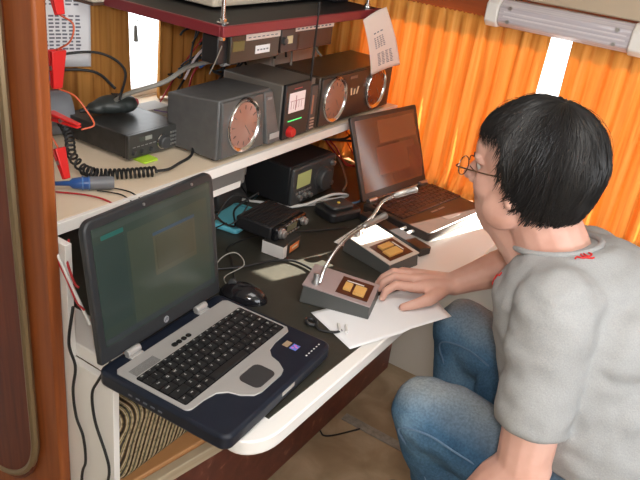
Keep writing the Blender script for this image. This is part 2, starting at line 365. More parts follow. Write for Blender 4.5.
# ------------------------------------------------------------------ desk
dk = thing('desk', 'long built-in desk with white edge and dark top, under the radio shelf', 'desk', (-.9, 1.35, 0))
dk_i = Matrix.Translation((.9, -1.35, 0))
DY0, DX1 = .69, -.474
corner = [(DX1 - .05 + .05 * math.sin(a), DY0 + .07 - .07 * math.cos(a)) for a in [PI / 2 * i / 8 for i in range(9)]]
bm = new(); prism(bm, [(XL + .004, DY0)] + corner + [(DX1, YF - .004), (XL + .004, YF - .004)], .72, .75, M=dk_i); link('desktop', bm, WHITE, dk, bevel=.003)
bm = new(); prism(bm, [(-1.38, .765), (-.506, .765), (-.492, 1.38), (-.79, 1.40), (-.80, 1.66), (-1.0, 1.95), (-1.38, 1.95)], .75, .752, M=dk_i); link('desk_mat', bm, MATB, dk)
bm = new(); prism(bm, [(-1.40, 0), (-.785, 0), (-.785, .72), (-.90, .72), (-.90, .958), (-1.40, .958)], .676, .690, axis='y', M=dk_i); link('end_panel', bm, WHITE, dk, bevel=.001)

# bench under the desk
bn = thing('bench_seat', 'low wooden bench with dark red panel under the desk', 'bench', (-1.1, 1.35, 0))
bi = Matrix.Translation((1.1, -1.35, 0))
bm = new(); prism(bm, [(-1.41, .70), (-.822, .70), (-.822, 2.0), (-1.41, 2.0)], 0, .40, M=bi); link('panel', bm, MAROON, bn, bevel=.003)
bm = new(); prism(bm, [(-1.0, .70), (-.812, .70), (-.765, 1.02), (-.765, 2.0), (-1.0, 2.0)], .40, .425, M=bi); link('rail', bm, RAILW, bn, bevel=.003)['label'] = 'orange wooden rail'
bm = new(); prism(bm, [(-.8115, .70), (-.790, .70), (-.742, 1.02), (-.742, 2.0), (-.7645, 2.0), (-.7645, 1.02)], .385, .415, M=bi); link('rail', bm, RAILP, bn, bevel=.002)['label'] = 'pale wooden rail'
bm = new(); box(bm, -1.40, -.808, .705, 1.10, .427, .60); cu = link('cushion', bm, CUSH, bevel=.03, bseg=5); tag(cu, 'striped brown and cream bench cushion under the open laptop nearest the camera', 'cushion')

# ------------------------------------------------------------------ equipment shelf
sh = thing('equipment_shelf', 'cream shelf with white front edge carrying the speakers and radio', 'shelf', (-1.18, 1.3, .96))
bx('board', CREAM, sh, -.24, .232, -.61, .645, 0, .02)
bx('front_edge', WHITE, sh, .2325, .242, -.61, .645, -.002, .0205, bevel=.001)

# ------------------------------------------------------------------ cables helper
def cable(name, label, pts, r, m, cat='cable', k=8, n=8):
    bm = new(); tube(bm, smooth_path(pts, k), r, n); return tag(link(name, bm, m, angle=180), label, cat)
def coil(pts, R, r, turns, n=6, per=14):
    P = smooth_path(pts, 10); L = [0]
    for a, b in zip(P, P[1:]): L.append(L[-1] + (b - a).length)
    N = turns * per; out = []; pu = None
    for i in range(N + 1):
        s = L[-1] * i / N; j = 0
        while j < len(L) - 2 and L[j + 1] < s: j += 1
        t = (s - L[j]) / max(1e-9, L[j + 1] - L[j]); p = P[j].lerp(P[j + 1], t); d = (P[j + 1] - P[j]).normalized()
        if pu is None: u, _ = basis(d)
        else: u = (pu - d * pu.dot(d)).normalized()
        pu = u; v = d.cross(u); a = 2 * PI * i / per; out.append(p + (u * math.cos(a) + v * math.sin(a)) * R)
    bm = new(); tube(bm, out, r, n); return bm

# ------------------------------------------------------------------ laptops
def keys(parent, x0, y0, pitch_x, pitch_y, m, legend, rows, z, gap=.0022, fn=.011, h=.003):
    x = x0; letters = ['ESC F1 F2 F3 F4 F5 F6 F7 F8 F9 F10 F11 F12 INS DEL'.split(), list('`1234567890-=') + ['BK', 'HM'], ['TAB'] + list('QWERTYUIOP[]') + ['\\', 'UP'],
        ['CAPS'] + list("ASDFGHJKL;'") + ['ENT', 'DN'], ['SH'] + list('ZXCVBNM,./') + ['SH', 'UP', 'E'], ['CT', 'FN', 'W', 'ALT', '', 'ALT', 'M', 'CT', '<', 'v', '>']]
    widths = [[1] * 15, [.9] * 13 + [1.6, 1], [1.3] + [1] * 12 + [.7, 1], [1.5] + [1] * 11 + [1.5, 1], [2.0] + [1] * 10 + [1.0, 1, 1], [1, 1, 1, 1, 5.2, 1, 1, 1, .93, .93, .94]]
    for ri in range(6):
        px = fn if ri == 0 else pitch_x; W = widths[ri]; tot = sum(W); y = y0; sc = 15 * pitch_y / tot
        for ki, wd in enumerate(W):
            ww = wd * sc; bm = new()
            a, b, c, d = x + gap / 2, x + px - gap / 2, y + gap / 2, y + ww - gap / 2; e = .0015
            hexa(bm, [(a, c, z), (b, c, z), (b, d, z), (a, d, z), (a + e, c + e, z + h), (b - e, c + e, z + h), (b - e, d - e, z + h), (a + e, d - e, z + h)])
            o = link('key', bm, m, parent, smooth=False)
            s = letters[ri][ki] if ki < len(letters[ri]) else ''
            if legend and s:
                M = Matrix.Translation((x + px * .42, y + ww * .42, z + h + .0001)) @ Matrix.Rotation(PI / 2, 4, 'Z')
                text('legend', s, .0062 if len(s) == 1 else .0036, legend, o, M, .0001)
            y += ww
        x += px
def screen_mat(name, base, blocks, es):
    m = mat(name, base, .12, spec=.6); b = m.node_tree.nodes['Principled BSDF']
    b.inputs['Emission Color'].default_value = (*base, 1); b.inputs['Emission Strength'].default_value = es
    return m

# near laptop --------------------------------------------------------
L1 = thing('laptop_computer', 'navy and silver laptop, lid open, on the near end of the desk overhanging its edge', 'laptop', (-.773, .634, .7525), math.radians(3.6))
W1, D1 = .330, .272
bm = new(); prism(bm, rrect(-.004, D1, 0, W1, .018), 0.004, .033); base = link('base', bm, NAVY, L1, bevel=.006, bseg=3)
bm = new(); ol = [(.024, .020), (.032, .012)] + [(.176 + .010 * math.sin(a), .022 - .010 * math.cos(a)) for a in [PI / 2 * i / 5 for i in range(6)]] + \
     [(.187, .05), (.192, .075), (.206, .090), (.226, .096), (.244, .110), (.249, .125), (.249, .185), (.244, .200), (.226, .213), (.206, .219), (.192, .234), (.187, .26), (.186, .306), (.176, .317), (.032, .318), (.024, .310)]
prism(bm, ol, .032, .0352); link('deck_panel', bm, SILV, L1, bevel=.001)
bm = new(); prism(bm, rrect(.0655, .1735, .020, .3115, .004), .0345, .0358); kb = link('keyboard', bm, BLKG, L1)
keys(kb, .0665, .0215, .01905, .0192, KEYM, LEGEND, 6, .0358)
bm = new(); prism(bm, rrect(.196, .241, .126, .184, .012), .0350, .0357); link('touchpad', bm, mat('touchpad_dark', (.03, .03, .032), .5), L1)
bm = new(); box(bm, .1895, .1925, .135, .175, .0350, .0358); link('scroll_bar', bm, SILV, L1, bevel=.001)
bm = new()
for i in range(9): box(bm, .044 + i * .0022, .0451 + i * .0022, .026, .085, .0351, .0357)
link('speaker_grille', bm, mat('grille_dark', (.12, .12, .12), .5), L1)
for i, y in enumerate((.128, .141, .154, .167)):
    bm = new(); prism(bm, rrect(.0465, .0565, y, y + (.0105 if i else .013), .004), .0350, .0366); link('button', bm, BLKG, L1)
bm = new(); box(bm, .200, .212, .262, .280, .0333, .0337); link('sticker', bm, mat('sticker_gold', (.35, .25, .16), .5), L1)['label'] = 'brown sticker'
bm = new(); box(bm, .216, .230, .262, .280, .0333, .0337); s = link('sticker', bm, mat('sticker_blue', (.12, .20, .62), .5), L1); s['label'] = 'blue and pink sticker'
bm = new()
for i, (a, b) in enumerate(((.218, .265), (.224, .270), (.219, .273))): prism(bm, rrect(a, a + .005, b, b + .004, .0015, 3), .0337, .0339)
link('emblem', bm, mat('sticker_pink', (.75, .15, .45), .5), s)
bm = new(); box(bm, D1 - .004, D1 + .001, .155, .195, .016, .026); link('latch', bm, SILV, L1, bevel=.002)
for i in range(5):
    bm = new(); box(bm, .070 + i * .016, .078 + i * .016, -.0012, .002, .016, .019); link('port', bm, mat('port_grey', (.10, .11, .13), .5), L1)
for i in range(6):
    bm = new(); box(bm, .252, .2545, .262 + i * .009, .2655 + i * .009, .0328, .0333); link('indicator', bm, LEGEND, L1)
for y in (.055, .240):
    bm = new(); cyl(bm, (.012, y, .0405), (.012, y + .030, .0405), .0068, n=16); box(bm, .008, .024, y, y + .030, .031, .0365); link('hinge', bm, SILV, L1, bevel=.001)
LA = math.radians(-8)
Ml = Matrix.Translation((.006, 0, .040)) @ Matrix.Rotation(LA, 4, 'Y')
LH = .258
lidout = [(0, .004), (LH - .02, .004)] + [(LH - .02 + .02 * math.sin(a), .024 - .02 * math.cos(a)) for a in [PI / 2 * i / 6 for i in range(1, 7)]] + [(LH - .02 + .02 * math.cos(a), W1 - .024 + .02 * math.sin(a)) for a in [PI / 2 * i / 6 for i in range(7)]] + [(0, W1 - .004)]
bm = new(); prism(bm, lidout, -.014, 0, M=Ml @ Matrix(((0, 0, 1, 0), (0, 1, 0, 0), (1, 0, 0, 0), (0, 0, 0, 1)))); LID = link('lid', bm, mat('lid_grey', (.018, .020, .023), .4), L1, bevel=.004, bseg=3)
P1 = Ml @ Matrix(((0, 0, 1, 0), (0, 1, 0, 0), (1, 0, 0, 0), (0, 0, 0, 1)))   # (up, width, out) -> lid
def panel(name, a0, a1, b0, b1, c0, c1, m, parent, P): 
    bm = new(); prism(bm, rrect(a0, a1, b0, b1, min(.002, (a1 - a0) / 3, (b1 - b0) / 3), 2), c0, c1, M=P); return link(name, bm, m, parent, smooth=False)
SCR = screen_mat('screen_glass', (.028, .040, .033), None, .10)
scr = panel('screen', .030, LH - .016, .018, W1 - .018, 0, .0008, SCR, LID, P1)
def swin(a0, a1, b0, b1, col, k=1, es=.12):
    panel('window_on_screen', a0, a1, b0, b1, .0008, .0009 + .0001 * k, mat('ui_%g_%g_%g' % col, col, .15, emit=col, es=es), scr, P1)
swin(.228, .238, .019, .309, (.034, .046, .040))
swin(.218, .226, .035, .085, (.018, .080, .070), 2)
swin(.062, .214, .019, .085, (.024, .036, .032))
swin(.040, .214, .092, .300, (.036, .046, .034))
swin(.110, .192, .150, .262, (.052, .052, .034), 3)
swin(.186, .192, .150, .262, (.030, .050, .075), 5)
swin(.120, .182, .156, .256, (.046, .046, .030), 6)
swin(.033, .042, .019, .309, (.030, .036, .040), 2)
for a, b in ((.247, .135), (.247, .26)):
    panel('latch_hook', a, a + .005, b, b + .004, 0, .0025, SATIN, LID, P1)
bm = new(); prism(bm, [(.0145 + .0065 * math.cos(2 * PI * i / 24), .165 + .0065 * math.sin(2 * PI * i / 24)) for i in range(24)], 0, .0006, M=P1); lg = link('emblem', bm, mat('logo_silver', (.5, .52, .55), .3, .6), LID)
text('emblem_letters', 'hp', .0095, mat('logo_dark', (.03, .04, .06), .4), lg, P1 @ Matrix.Translation((.0145, .165, .0007)) @ Matrix.Rotation(PI / 2, 4, 'Z'), .0002)

# far laptop ---------------------------------------------------------
DKBR = noisy('dark_brown_laptop', [(.3, (.030, .022, .020)), (.7, (.042, .030, .026))], 40, rough=.3)
L2 = thing('laptop_computer', 'dark brown open laptop in front of the orange curtains', 'laptop', (-.838, 1.620, .7505), math.radians(-9))
W2, D2 = .308, .230
bm = new(); prism(bm, rrect(0, D2, 0, W2, .010), .003, .027); link('base', bm, DKBR, L2, bevel=.004)
bm = new(); prism(bm, rrect(.022, .132, .015, .310, .004), .0265, .0278); kb = link('keyboard', bm, BLKG, L2)
keys(kb, .0235, .0165, .0195, .0194, mat('key_red_brown', (.060, .022, .018), .35), None, 6, .0278)
bm = new(); prism(bm, rrect(.155, .205, .125, .195, .004), .0268, .0276); link('touchpad', bm, mat('touchpad_brown', (.06, .04, .035), .35), L2)
for y in (.127, .162):
    bm = new(); box(bm, .146, .152, y, y + .030, .0268, .0285); link('touchpad_button', bm, mat('pad_button', (.30, .22, .19), .3), L2, bevel=.001)
for y in (.02, .27):
    bm = new(); cyl(bm, (.004, y, .030), (.004, y + .035, .030), .007, n=14); link('hinge', bm, SATIN, L2)
for y in (.004,):
    for x in (.155, .180):
        bm = new(); cyl(bm, (x, -.028, .016), (x, .001, .016), .0045, n=12); link('usb_plug', bm, WHC, L2)
Ml2 = Matrix.Translation((.002, 0, .030)) @ Matrix.Rotation(math.radians(-22), 4, 'Y')
P2 = Ml2 @ Matrix(((0, 0, 1, 0), (0, 1, 0, 0), (1, 0, 0, 0), (0, 0, 0, 1)))
bm = new(); prism(bm, rrect(0, .238, .0, W2, .006), -.010, 0, M=P2); LID2 = link('lid', bm, DKBR, L2, bevel=.002)
SCR2 = mat('dark_screen', (.030, .014, .010), .16, spec=.9, emit=(.10, .034, .018), es=.55)
scr = panel('screen', .022, .226, .014, W2 - .014, 0, .0008, SCR2, LID2, P2)
def swin(a0, a1, b0, b1, col, k=1, es=.6):
    panel('window_on_screen', a0, a1, b0, b1, .0008, .0009 + .0001 * k, mat('ui2_%g_%g_%g' % col, col, .16, spec=.9, emit=col, es=es), scr, P2)
swin(.150, .215, .110, .285, (.105, .036, .018)); swin(.060, .140, .090, .270, (.085, .028, .016)); swin(.140, .146, .100, .200, (.030, .010, .008), 2); swin(.028, .055, .150, .290, (.05, .018, .013), 2); swin(.05, .12, .235, .30, (.06, .02, .014), 3)

# black slab by the far laptop
sb = thing('docking_bar', 'black bar with flat top beside the left side of the far laptop', 'accessory', (-.812, 1.562, .7525), math.radians(-17.5))
bx('body', BLK, sb, 0, .235, 0, .040, 0, .022, bevel=.003)

# ------------------------------------------------------------------ desk microphones
def desk_mic(label, O, rz, neck, hx, top, tipdir, width=.155, depth=.125):
    t = thing('desk_microphone', label, 'microphone', (O[0], O[1], .7522), rz)
    # wedge: local x = long side (left to right), local y = depth away
    f, b = .030, .050
    bm = new(); hexa(bm, [(0, 0, 0), (width, 0, 0), (width, depth, 0), (0, depth, 0), (.004, .004, f + .012), (width - .003, .004, f), (width - .003, depth - .004, f + .004), (.004, depth - .004, f + .016)]); link('base', bm, MICSIDE, t, bevel=.002)
    def q(x, y): return f + .012 - .012 * (x - .004) / width + .004 * y / depth
    def plate(nm, x0, x1, y0, y1, lo, hi, m, parent=t):
        bm = new(); c = [(x0, y0), (x1, y0), (x1, y1), (x0, y1)]
        hexa(bm, [(x, y, q(x, y) + lo) for x, y in c] + [(x, y, q(x, y) + hi) for x, y in c]); return link(nm, bm, m, parent, bevel=.0006)
    plate('top_panel', .002, width - .001, .002, depth - .002, -.001, .002, top)
    p = plate('control_plate', width * .47, width * .93, .014, depth - .014, .002, .0028, WOODPL)
    for i, (a, b_) in enumerate(((.55, .66), (.70, .86))):
        plate('push_switch', width * a, width * b_, .030 if i == 0 else .024, depth - .040, .0028, .008, AMBER)
    plate('nameplate', width * .55, width * .80, depth - .030, depth - .026, .0028, .0031, LEGEND)
    bm = new(); lathe(bm, [(.009, 0), (.009, .006), (.006, .010), (.006, .022), (.0045, .026)], Matrix.Translation((hx[0], hx[1], q(*hx)))); link('neck_socket', bm, SATIN, t)
    return t, q
def add_neck(t, pts, head):
    inv = (Matrix.Translation(t.location) @ Matrix.Rotation(t.rotation_euler.z, 4, 'Z')).inverted()
    bm = new(); tube(bm, [inv @ p for p in smooth_path([Vector(p) for p in pts], 10)], .0042, 12); link('gooseneck', bm, CHROME, t)
    a, b = [inv @ Vector(p) for p in head]
    bm = new(); d = (b - a); lathe(bm, [(.0042, 0), (.0072, .006), (.0078, .02), (.0078, d.length - .010), (.0085, d.length - .009), (.0085, d.length)], facing(a, d), 18)
    h = link('capsule', bm, SATIN, t)
    bm = new(); lathe(bm, [(.0078, 0), (.0070, .0015), (.0001, .002)], facing(b, d), 18); link('grille', bm, GRC, h)
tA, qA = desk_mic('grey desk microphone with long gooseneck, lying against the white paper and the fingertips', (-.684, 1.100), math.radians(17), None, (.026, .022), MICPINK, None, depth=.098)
add_neck(tA, [(-.656, 1.130, .80), (-.659, 1.150, .83), (-.660, 1.193, .86), (-.654, 1.233, .88), (-.647, 1.27, .89)], [(-.647, 1.27, .89), (-.634, 1.348, .899)])
tB, qB = desk_mic('desk microphone with brightly sunlit top, standing beside the far laptop', (-.748, 1.376), math.radians(-13), None, (.018, .030), mat('mic_sunlit_panel', (.62, .56, .50), .35), None, depth=.112)  # sunlit brightness put into the paler top panel colour
add_neck(tB, [(-.730, 1.396, .80), (-.718, 1.405, .82), (-.709, 1.437, .845), (-.71, 1.477, .868), (-.697, 1.508, .88)], [(-.697, 1.508, .88), (-.667, 1.572, .890)])

# ------------------------------------------------------------------ things on the desk
def sheet(name, label, quad, m, z=None, lift=.0, nx=14, ny=14, bend=None, ink=None, cat='paper'):
    """thin sheet over 4 corner points"""
    a, b, c, d = [Vector(q) for q in quad]; bm = new(); g = []
    for j in range(ny + 1):
        t = j / ny; row = []
        for i in range(nx + 1):
            s = i / nx; p = (a * (1 - s) + b * s) * (1 - t) + (d * (1 - s) + c * s) * t
            if bend: p = p + bend(s, t)
            row.append(bm.verts.new(p))
        g.append(row)
    for A, B in zip(g, g[1:]):
        for i in range(nx): bm.faces.new((A[i], A[i + 1], B[i + 1], B[i]))
    o = link(name, bm, m); so_ = o.modifiers.new('s', 'SOLIDIFY'); so_.thickness = .0004; tag(o, label, cat)
    nrm = (b - a).cross(d - a).normalized()
    if ink:
        r = random.Random(ink[0])
        for (s0, s1, t0, t1, rows, cols) in ink[1]:
            bm = new()
            for k in range(rows):
                tt = t0 + (t1 - t0) * k / rows; th = (t1 - t0) / rows * .5
                for cidx in range(cols):
                    sa = s0 + (s1 - s0) * cidx / cols; sb_ = sa + (s1 - s0) / cols * r.uniform(.55, .85)
                    def P(s_, t_):
                        p = (a * (1 - s_) + b * s_) * (1 - t_) + (d * (1 - s_) + c * s_) * t_
                        if bend: p = p + bend(s_, t_)
                        return p
                    for sgn in (ink[2],):
                        off = nrm * .0007 * sgn
                        vs = [bm.verts.new(P(x, y) + off) for x, y in ((sa, tt), (sb_, tt), (sb_, tt + th), (sa, tt + th))]
                        bm.faces.new(vs)
            link('print', bm, INK, o, smooth=False)
    return o
sheet('paper_sheet', 'white sheet of paper lying under the hand of the man', [(-.640, 1.082, .7535), (-.508, 1.028, .7535), (-.405, 1.283, .7535), (-.515, 1.372, .7535)], PAPER, bend=lambda s, t: V(0, 0, .004 * max(0, s - .7) / .3 * (t > .5) + .0006))
# mouse
mo = thing('computer_mouse', 'black glossy computer mouse beside the near laptop', 'mouse', (-.780, 1.028, .7525), math.radians(-72))
bm = new(); ball(bm, (0, 0, .0), (.033, .055, .034)); bmesh.ops.bisect_plane(bm, geom=bm.verts[:] + bm.edges[:] + bm.faces[:], plane_co=(0, 0, .001), plane_no=(0, 0, 1), clear_inner=True); bmesh.ops.holes_fill(bm, edges=bm.edges[:]); link('body', bm, BLKG, mo)
bm = new(); cyl(bm, (-.003, -.026, .030), (.003, -.026, .030), .009, n=16); link('scroll_wheel', bm, GDARK, mo)
bm = new(); tube(bm, smooth_path([(0, -.054, .010), (.01, -.09, .004), (.05, -.10, .004), (.09, -.03, .004), (.10, .0, .004)]), .0018, 8); link('cord', bm, BLKR, mo)
# earphone like plugs beside the near laptop
pg = thing('audio_plug_lead', 'short black lead with two white ended plugs beside the corner of the near laptop', 'cable', (-.605, 1.045, .7525))
bm = new(); tube(bm, smooth_path([(-.012, -.01, .006), (-.022, .008, .004), (-.008, .014, .006), (.004, -.002, .007), (.02, -.006, .004), (.045, .006, .005), (.052, .022, .005)]), .0028, 8); link('lead', bm, BLKR, pg)
bm = new(); torus(bm, (-.010, .002, .007), (.2, .1, 1), .011, .004, 16, 6); link('grommet', bm, BLK, pg)
for a, b in (((.052, .015, .006), (.036, .034, .007)), ((.064, .022, .006), (.050, .042, .007))):
    bm = new(); cyl(bm, a, b, .0035, n=10); link('plug', bm, WHC, pg)
cable('cable', 'black cable looped on the desk mat above the mouse', [(-.90, 1.07, .756), (-.86, 1.12, .76), (-.83, 1.20, .757), (-.79, 1.235, .757), (-.72, 1.22, .757), (-.69, 1.14, .757)], .0030, BLKR)
cable('cable', 'thin twisted grey cable standing up behind the mouse', [(-.86, 1.00, .756), (-.87, 1.05, .80), (-.85, 1.08, .815), (-.84, 1.10, .78), (-.86, 1.06, .757), (-.82, 1.03, .757)], .0014, GRC)
cable('cable', 'black cable running from the mouse towards the small mobile radio', [(-.83, 1.06, .757), (-.90, 1.13, .757), (-.95, 1.18, .757), (-.93, 1.30, .757), (-.86, 1.40, .757), (-.80, 1.50, .757)], .0022, BLKR)

def knob(parent, name, loc, d, prof, m, n=24):
    bm = new(); lathe(bm, prof, facing(loc, d), n); return link(name, bm, m, parent, angle=30)
# card box with orange print
cb = thing('card_box', 'small white and black card box with orange print, under the mobile radio', 'box', (-.852, 1.262, .7525), math.radians(6))
bx('carton', mat('carton_black', (.03, .028, .026), .5), cb, -.032, .026, -.040, .045, 0, .034, bevel=.001)
bx('printed_panel', mat('carton_white', (.66, .64, .62), .5), cb, -.0330, .0262, -.0405, -.022, .001, .033, bevel=.0004)
bx('printed_panel', mat('carton_orange', (.68, .20, .05), .5), cb, .0255, .0268, -.008, .036, .006, .024, bevel=.0004)['label'] = 'orange print'
bx('printed_panel', mat('carton_cream', (.75, .62, .45), .5), cb, .0262, .0272, .002, .028, .013, .018, bevel=.0003)
# mobile radio on the box
mr = thing('mobile_radio', 'small black car radio transceiver resting on the orange printed card box', 'radio', (-.925, 1.292, .787), math.radians(4))
bx('case', BLK, mr, -.048, .055, -.068, .070, 0, .033, bevel=.004)
bm = new(); box(bm, .055, .072, -.068, .070, .001, .035); fr = link('front_panel', bm, BLKG, mr, bevel=.005)
bx('display', mat('lcd_dim', (.13, .13, .08), .25), mr, .0715, .0728, -.022, .022, .010, .027, bevel=.0005)
for y, r in ((-.050, .013), (.050, .011)):
    knob(mr, 'knob', (.072, y, .019), (1, 0, 0), [(r, 0), (r, .005), (r * .8, .007), (r * .8, .012), (r * .6, .014), (.0001, .014)], SATIN)
for i in range(6):
    bx('button', SATIN, mr, .0715, .0738, -.034 + i * .0125, -.026 + i * .0125, .0035, .0075, bevel=.0005)
for i in range(5): bx('button', SATIN, mr, .0715, .0735, -.030 + i * .0125, -.023 + i * .0125, .029, .032, bevel=.0005)
for i in range(9):
    bx('cooling_fin', BLK, mr, -.042 + i * .0105, -.038 + i * .0105, -.062, .062, .033, .0355, bevel=.0005)

# transceiver with a large knob under the shelf
tr = thing('base_transceiver', 'black radio transceiver with green display and large tuning knob, under the shelf', 'radio', (-1.10, 1.565, .7525))
bx('case', BLK, tr, -.12, .115, -.105, .105, .012, .125, bevel=.004)
bx('front_panel', GDARK, tr, .115, .128, -.105, .105, .014, .123, bevel=.005)
bx('display', mat('lcd_green', (.34, .36, .16), .3, emit=(.34, .36, .12), es=.25), tr, .127, .1292, -.085, -.020, .062, .105, bevel=.001)
knob(tr, 'tuning_knob', (.128, .035, .066), (1, 0, 0), [(.036, 0), (.036, .004), (.031, .006), (.031, .018), (.028, .022), (.010, .023), (.0001, .0225)], GDARK, 36)
for y, z in ((-.07, .035), (-.045, .035), (.085, .10), (.085, .04), (-.02, .030)):
    knob(tr, 'knob', (.128, y, z), (1, 0, 0), [(.008, 0), (.007, .010), (.0001, .011)], SATIN, 16)
for i in range(6): bx('button', SATIN, tr, .127, .1305, -.088 + i * .013, -.079 + i * .013, .046, .052, bevel=.0006)
for y in (-.08, .08):
    bm = new(); cyl(bm, (.09, y, 0), (.09, y, .013), .010, n=14); link('foot', bm, BLKR, tr)
# external dark speaker
es = thing('extension_speaker', 'small dark grey angular speaker behind the left of the large knob transceiver', 'speaker', (-1.17, 1.365, .7525), math.radians(4))
bm = new(); hexa(bm, [(-.09, -.06, 0), (.07, -.06, 0), (.07, .075, 0), (-.09, .075, 0), (-.08, -.05, .19), (.03, -.05, .18), (.03, .065, .18), (-.08, .065, .19)]); link('cabinet', bm, GDARK, es, bevel=.005)
bm = new(); hexa(bm, [(.0600, -.045, .05), (.0620, -.045, .05), (.0620, .06, .05), (.0600, .06, .05), (.036, -.04, .16), (.039, -.04, .16), (.039, .055, .16), (.036, .055, .16)]); link('grille', bm, BLK, es)
bm = new(); cyl(bm, (.045, .084, .162), (.062, .088, .162), .010, n=16); link('indicator_lamp', bm, mat('red_lamp', (.55, .05, .06), .3, emit=(.9, .1, .1), es=.4), es)
# box with label strip hanging below shelf
pb = thing('power_adapter', 'small grey box with a white label strip, fixed below the shelf behind the near laptop', 'adapter', (-1.0, 1.185, .898))
bx('case', mat('adapter_grey', (.16, .155, .15), .4), pb, -.06, .030, -.06, .062, .0, .060, bevel=.003)
bx('label_strip', WHITE, pb, .0302, .0312, -.058, .045, -.006, .010, bevel=.0003)
bx('bracket', SATIN, pb, -.02, .030, .0625, .0655, .02, .060, bevel=.001)
cyb = thing('cyan_pouch', 'light blue plastic pouch lying on the desk under the shelf', 'pouch', (-1.035, 1.31, .7525), math.radians(8))
bm = new(); prism(bm, rrect(-.05, .045, -.075, .075, .012), 0, .014); link('pouch', bm, CYAN, cyb, bevel=.004)
bm = new(); box(bm, -.048, .043, .055, .060, .0142, .0152); link('seam', bm, mat('cyan_dark', (.08, .35, .45), .4), cyb)
# battery charger like block
ch = thing('battery_charger', 'low black charger cradle with a yellow dot, left of the far laptop', 'charger', (-.872, 1.545, .7525), math.radians(-18))
bm = new(); prism(bm, rrect(-.045, .045, -.055, .055, .018), 0, .028); b_ = link('body', bm, BLK, ch, bevel=.006)
bm = new(); prism(bm, rrect(-.028, .028, -.038, .038, .014), .028, .038); link('cradle', bm, GDARK, ch, bevel=.004)
knob(ch, 'lamp', (0, 0, .038), (0, 0, 1), [(.005, 0), (.004, .0015), (.0001, .002)], mat('yellow_dot', (.8, .65, .1), .4), 14)
cable('cable', 'thick white cable looping in front of the large knob transceiver', [(-1.02, 1.44, .757), (-.96, 1.50, .765), (-.915, 1.58, .79), (-.90, 1.64, .775), (-.93, 1.62, .760), (-.955, 1.56, .765)], .0042, WHC)
cable('cable', 'white cable lying on the desk behind the mobile radio', [(-1.25, 1.34, .757), (-1.10, 1.42, .757), (-1.02, 1.47, .757), (-.955, 1.54, .757), (-.92, 1.66, .757)], .0042, WHC)
cable('cable', 'thin blue cable on the desk in front of the far laptop', [(-.96, 1.60, .757), (-.90, 1.62, .757), (-.875, 1.665, .757), (-.895, 1.74, .757)], .0028, BLUCAB)
cable('cable', 'red cable bundle hanging right of the large knob transceiver', [(-1.22, 1.80, .90), (-1.06, 1.78, .86), (-1.00, 1.79, .80), (-.96, 1.80, .84), (-1.1, 1.90, .88)], .0022, REDC)
cable('cable', 'second thin red cable drooping behind the far laptop lid', [(-1.25, 1.86, .93), (-1.05, 1.80, .82), (-.99, 1.84, .79), (-1.1, 1.94, .82)], .0020, REDC)
cable('cable', 'pale grey cable behind the far laptop, below the red cables', [(-1.25, 1.95, .84), (-1.08, 1.86, .79), (-.99, 1.78, .757), (-.95, 1.70, .757)], .0032, GRC)
cable('cable', 'black cable arching from the shelf underside to the large knob transceiver', [(-1.10, 1.95, .95), (-1.05, 1.90, .90), (-1.03, 1.80, .875), (-1.12, 1.71, .875)], .0040, BLKR)
cable('cable', 'second black cable arching beside the lid of the far laptop', [(-1.05, 1.98, .95), (-1.00, 1.93, .88), (-1.00, 1.84, .87), (-1.10, 1.74, .87)], .0035, BLKR)
cable('cable', 'black cable tangle under the shelf, in front of the cyan pouch', [(-1.00, 1.12, .90), (-.98, 1.16, .83), (-.97, 1.22, .79), (-1.02, 1.28, .80), (-.99, 1.33, .84), (-1.05, 1.38, .79), (-1.16, 1.45, .80)], .0026, BLKR)
cable('cable', 'looped black wire hanging under the shelf next to the label strip box', [(-.99, 1.14, .86), (-.97, 1.20, .80), (-.955, 1.25, .85), (-.97, 1.20, .875), (-.99, 1.16, .80), (-1.02, 1.25, .77)], .0018, BLKR)

# ------------------------------------------------------------------ things on the shelf
SZ = .981
def disc_face(parent, loc, R, sy=1.15, dish=mat('pink_brown_reflection', (.34, .17, .13), .22)):  # pink-brown reflection on the cover is put into the dish colour
    x, y, z = loc
    M = Matrix.Translation((x, y, z)) @ Matrix(((0, 0, 1, 0), (0, 1, 0, 0), (1 * sy, 0, 0, 0), (0, 0, 0, 1)))
    bm = new(); lathe(bm, [(R * .86, .001), (R * .90, .004), (R, .007), (R * 1.04, .004), (R * 1.04, -.002), (R * .86, -.002)], M, 40); link('ring', bm, CHROME, parent, angle=50)
    bm = new(); lathe(bm, [(R * .88, .002), (R * .6, .0035), (R * .25, .0045), (.0001, .005)], M, 36); s = link('dial_cover', bm, dish, parent)
    bm = new()
    for k in range(12):
        a = 2 * PI * k / 12
        box(bm, R * .62, R * .78, -.0007, .0007, .0030, .0042, M=M @ Matrix.Rotation(a, 4, 'Z'))
    box(bm, -R * .02, R * .6, -.0006, .0006, .0052, .0056, M=M @ Matrix.Rotation(2.4, 4, 'Z')); link('pointer_marks', bm, mat('dial_mark', (.10, .06, .05), .4), s)
s1 = thing('dial_cabinet', 'grey cabinet with one round chromed dial, nearest on the shelf', 'speaker', (-.957, 1.122, SZ), math.radians(1))
bm = new(); hexa(bm, [(-.150, .0, .006), (0, 0, .006), (0, .225, .006), (-.150, .225, .006), (-.150, .0, .126), (0, .0, .142), (-.004, .190, .142), (-.150, .20, .132)]); link('case', bm, GBOX, s1, bevel=.004)
bm = new(); hexa(bm, [(0, .004, .008), (.008, .008, .010), (.008, .160, .010), (0, .163, .008), (0, .004, .139), (.006, .008, .136), (.006, .150, .136), (0, .153, .139)]); link('front_bezel', bm, mat('bezel_grey', (.085, .085, .083), .4), s1, bevel=.002)
disc_face(s1, (.006, .082, .075), .055, 1.1)
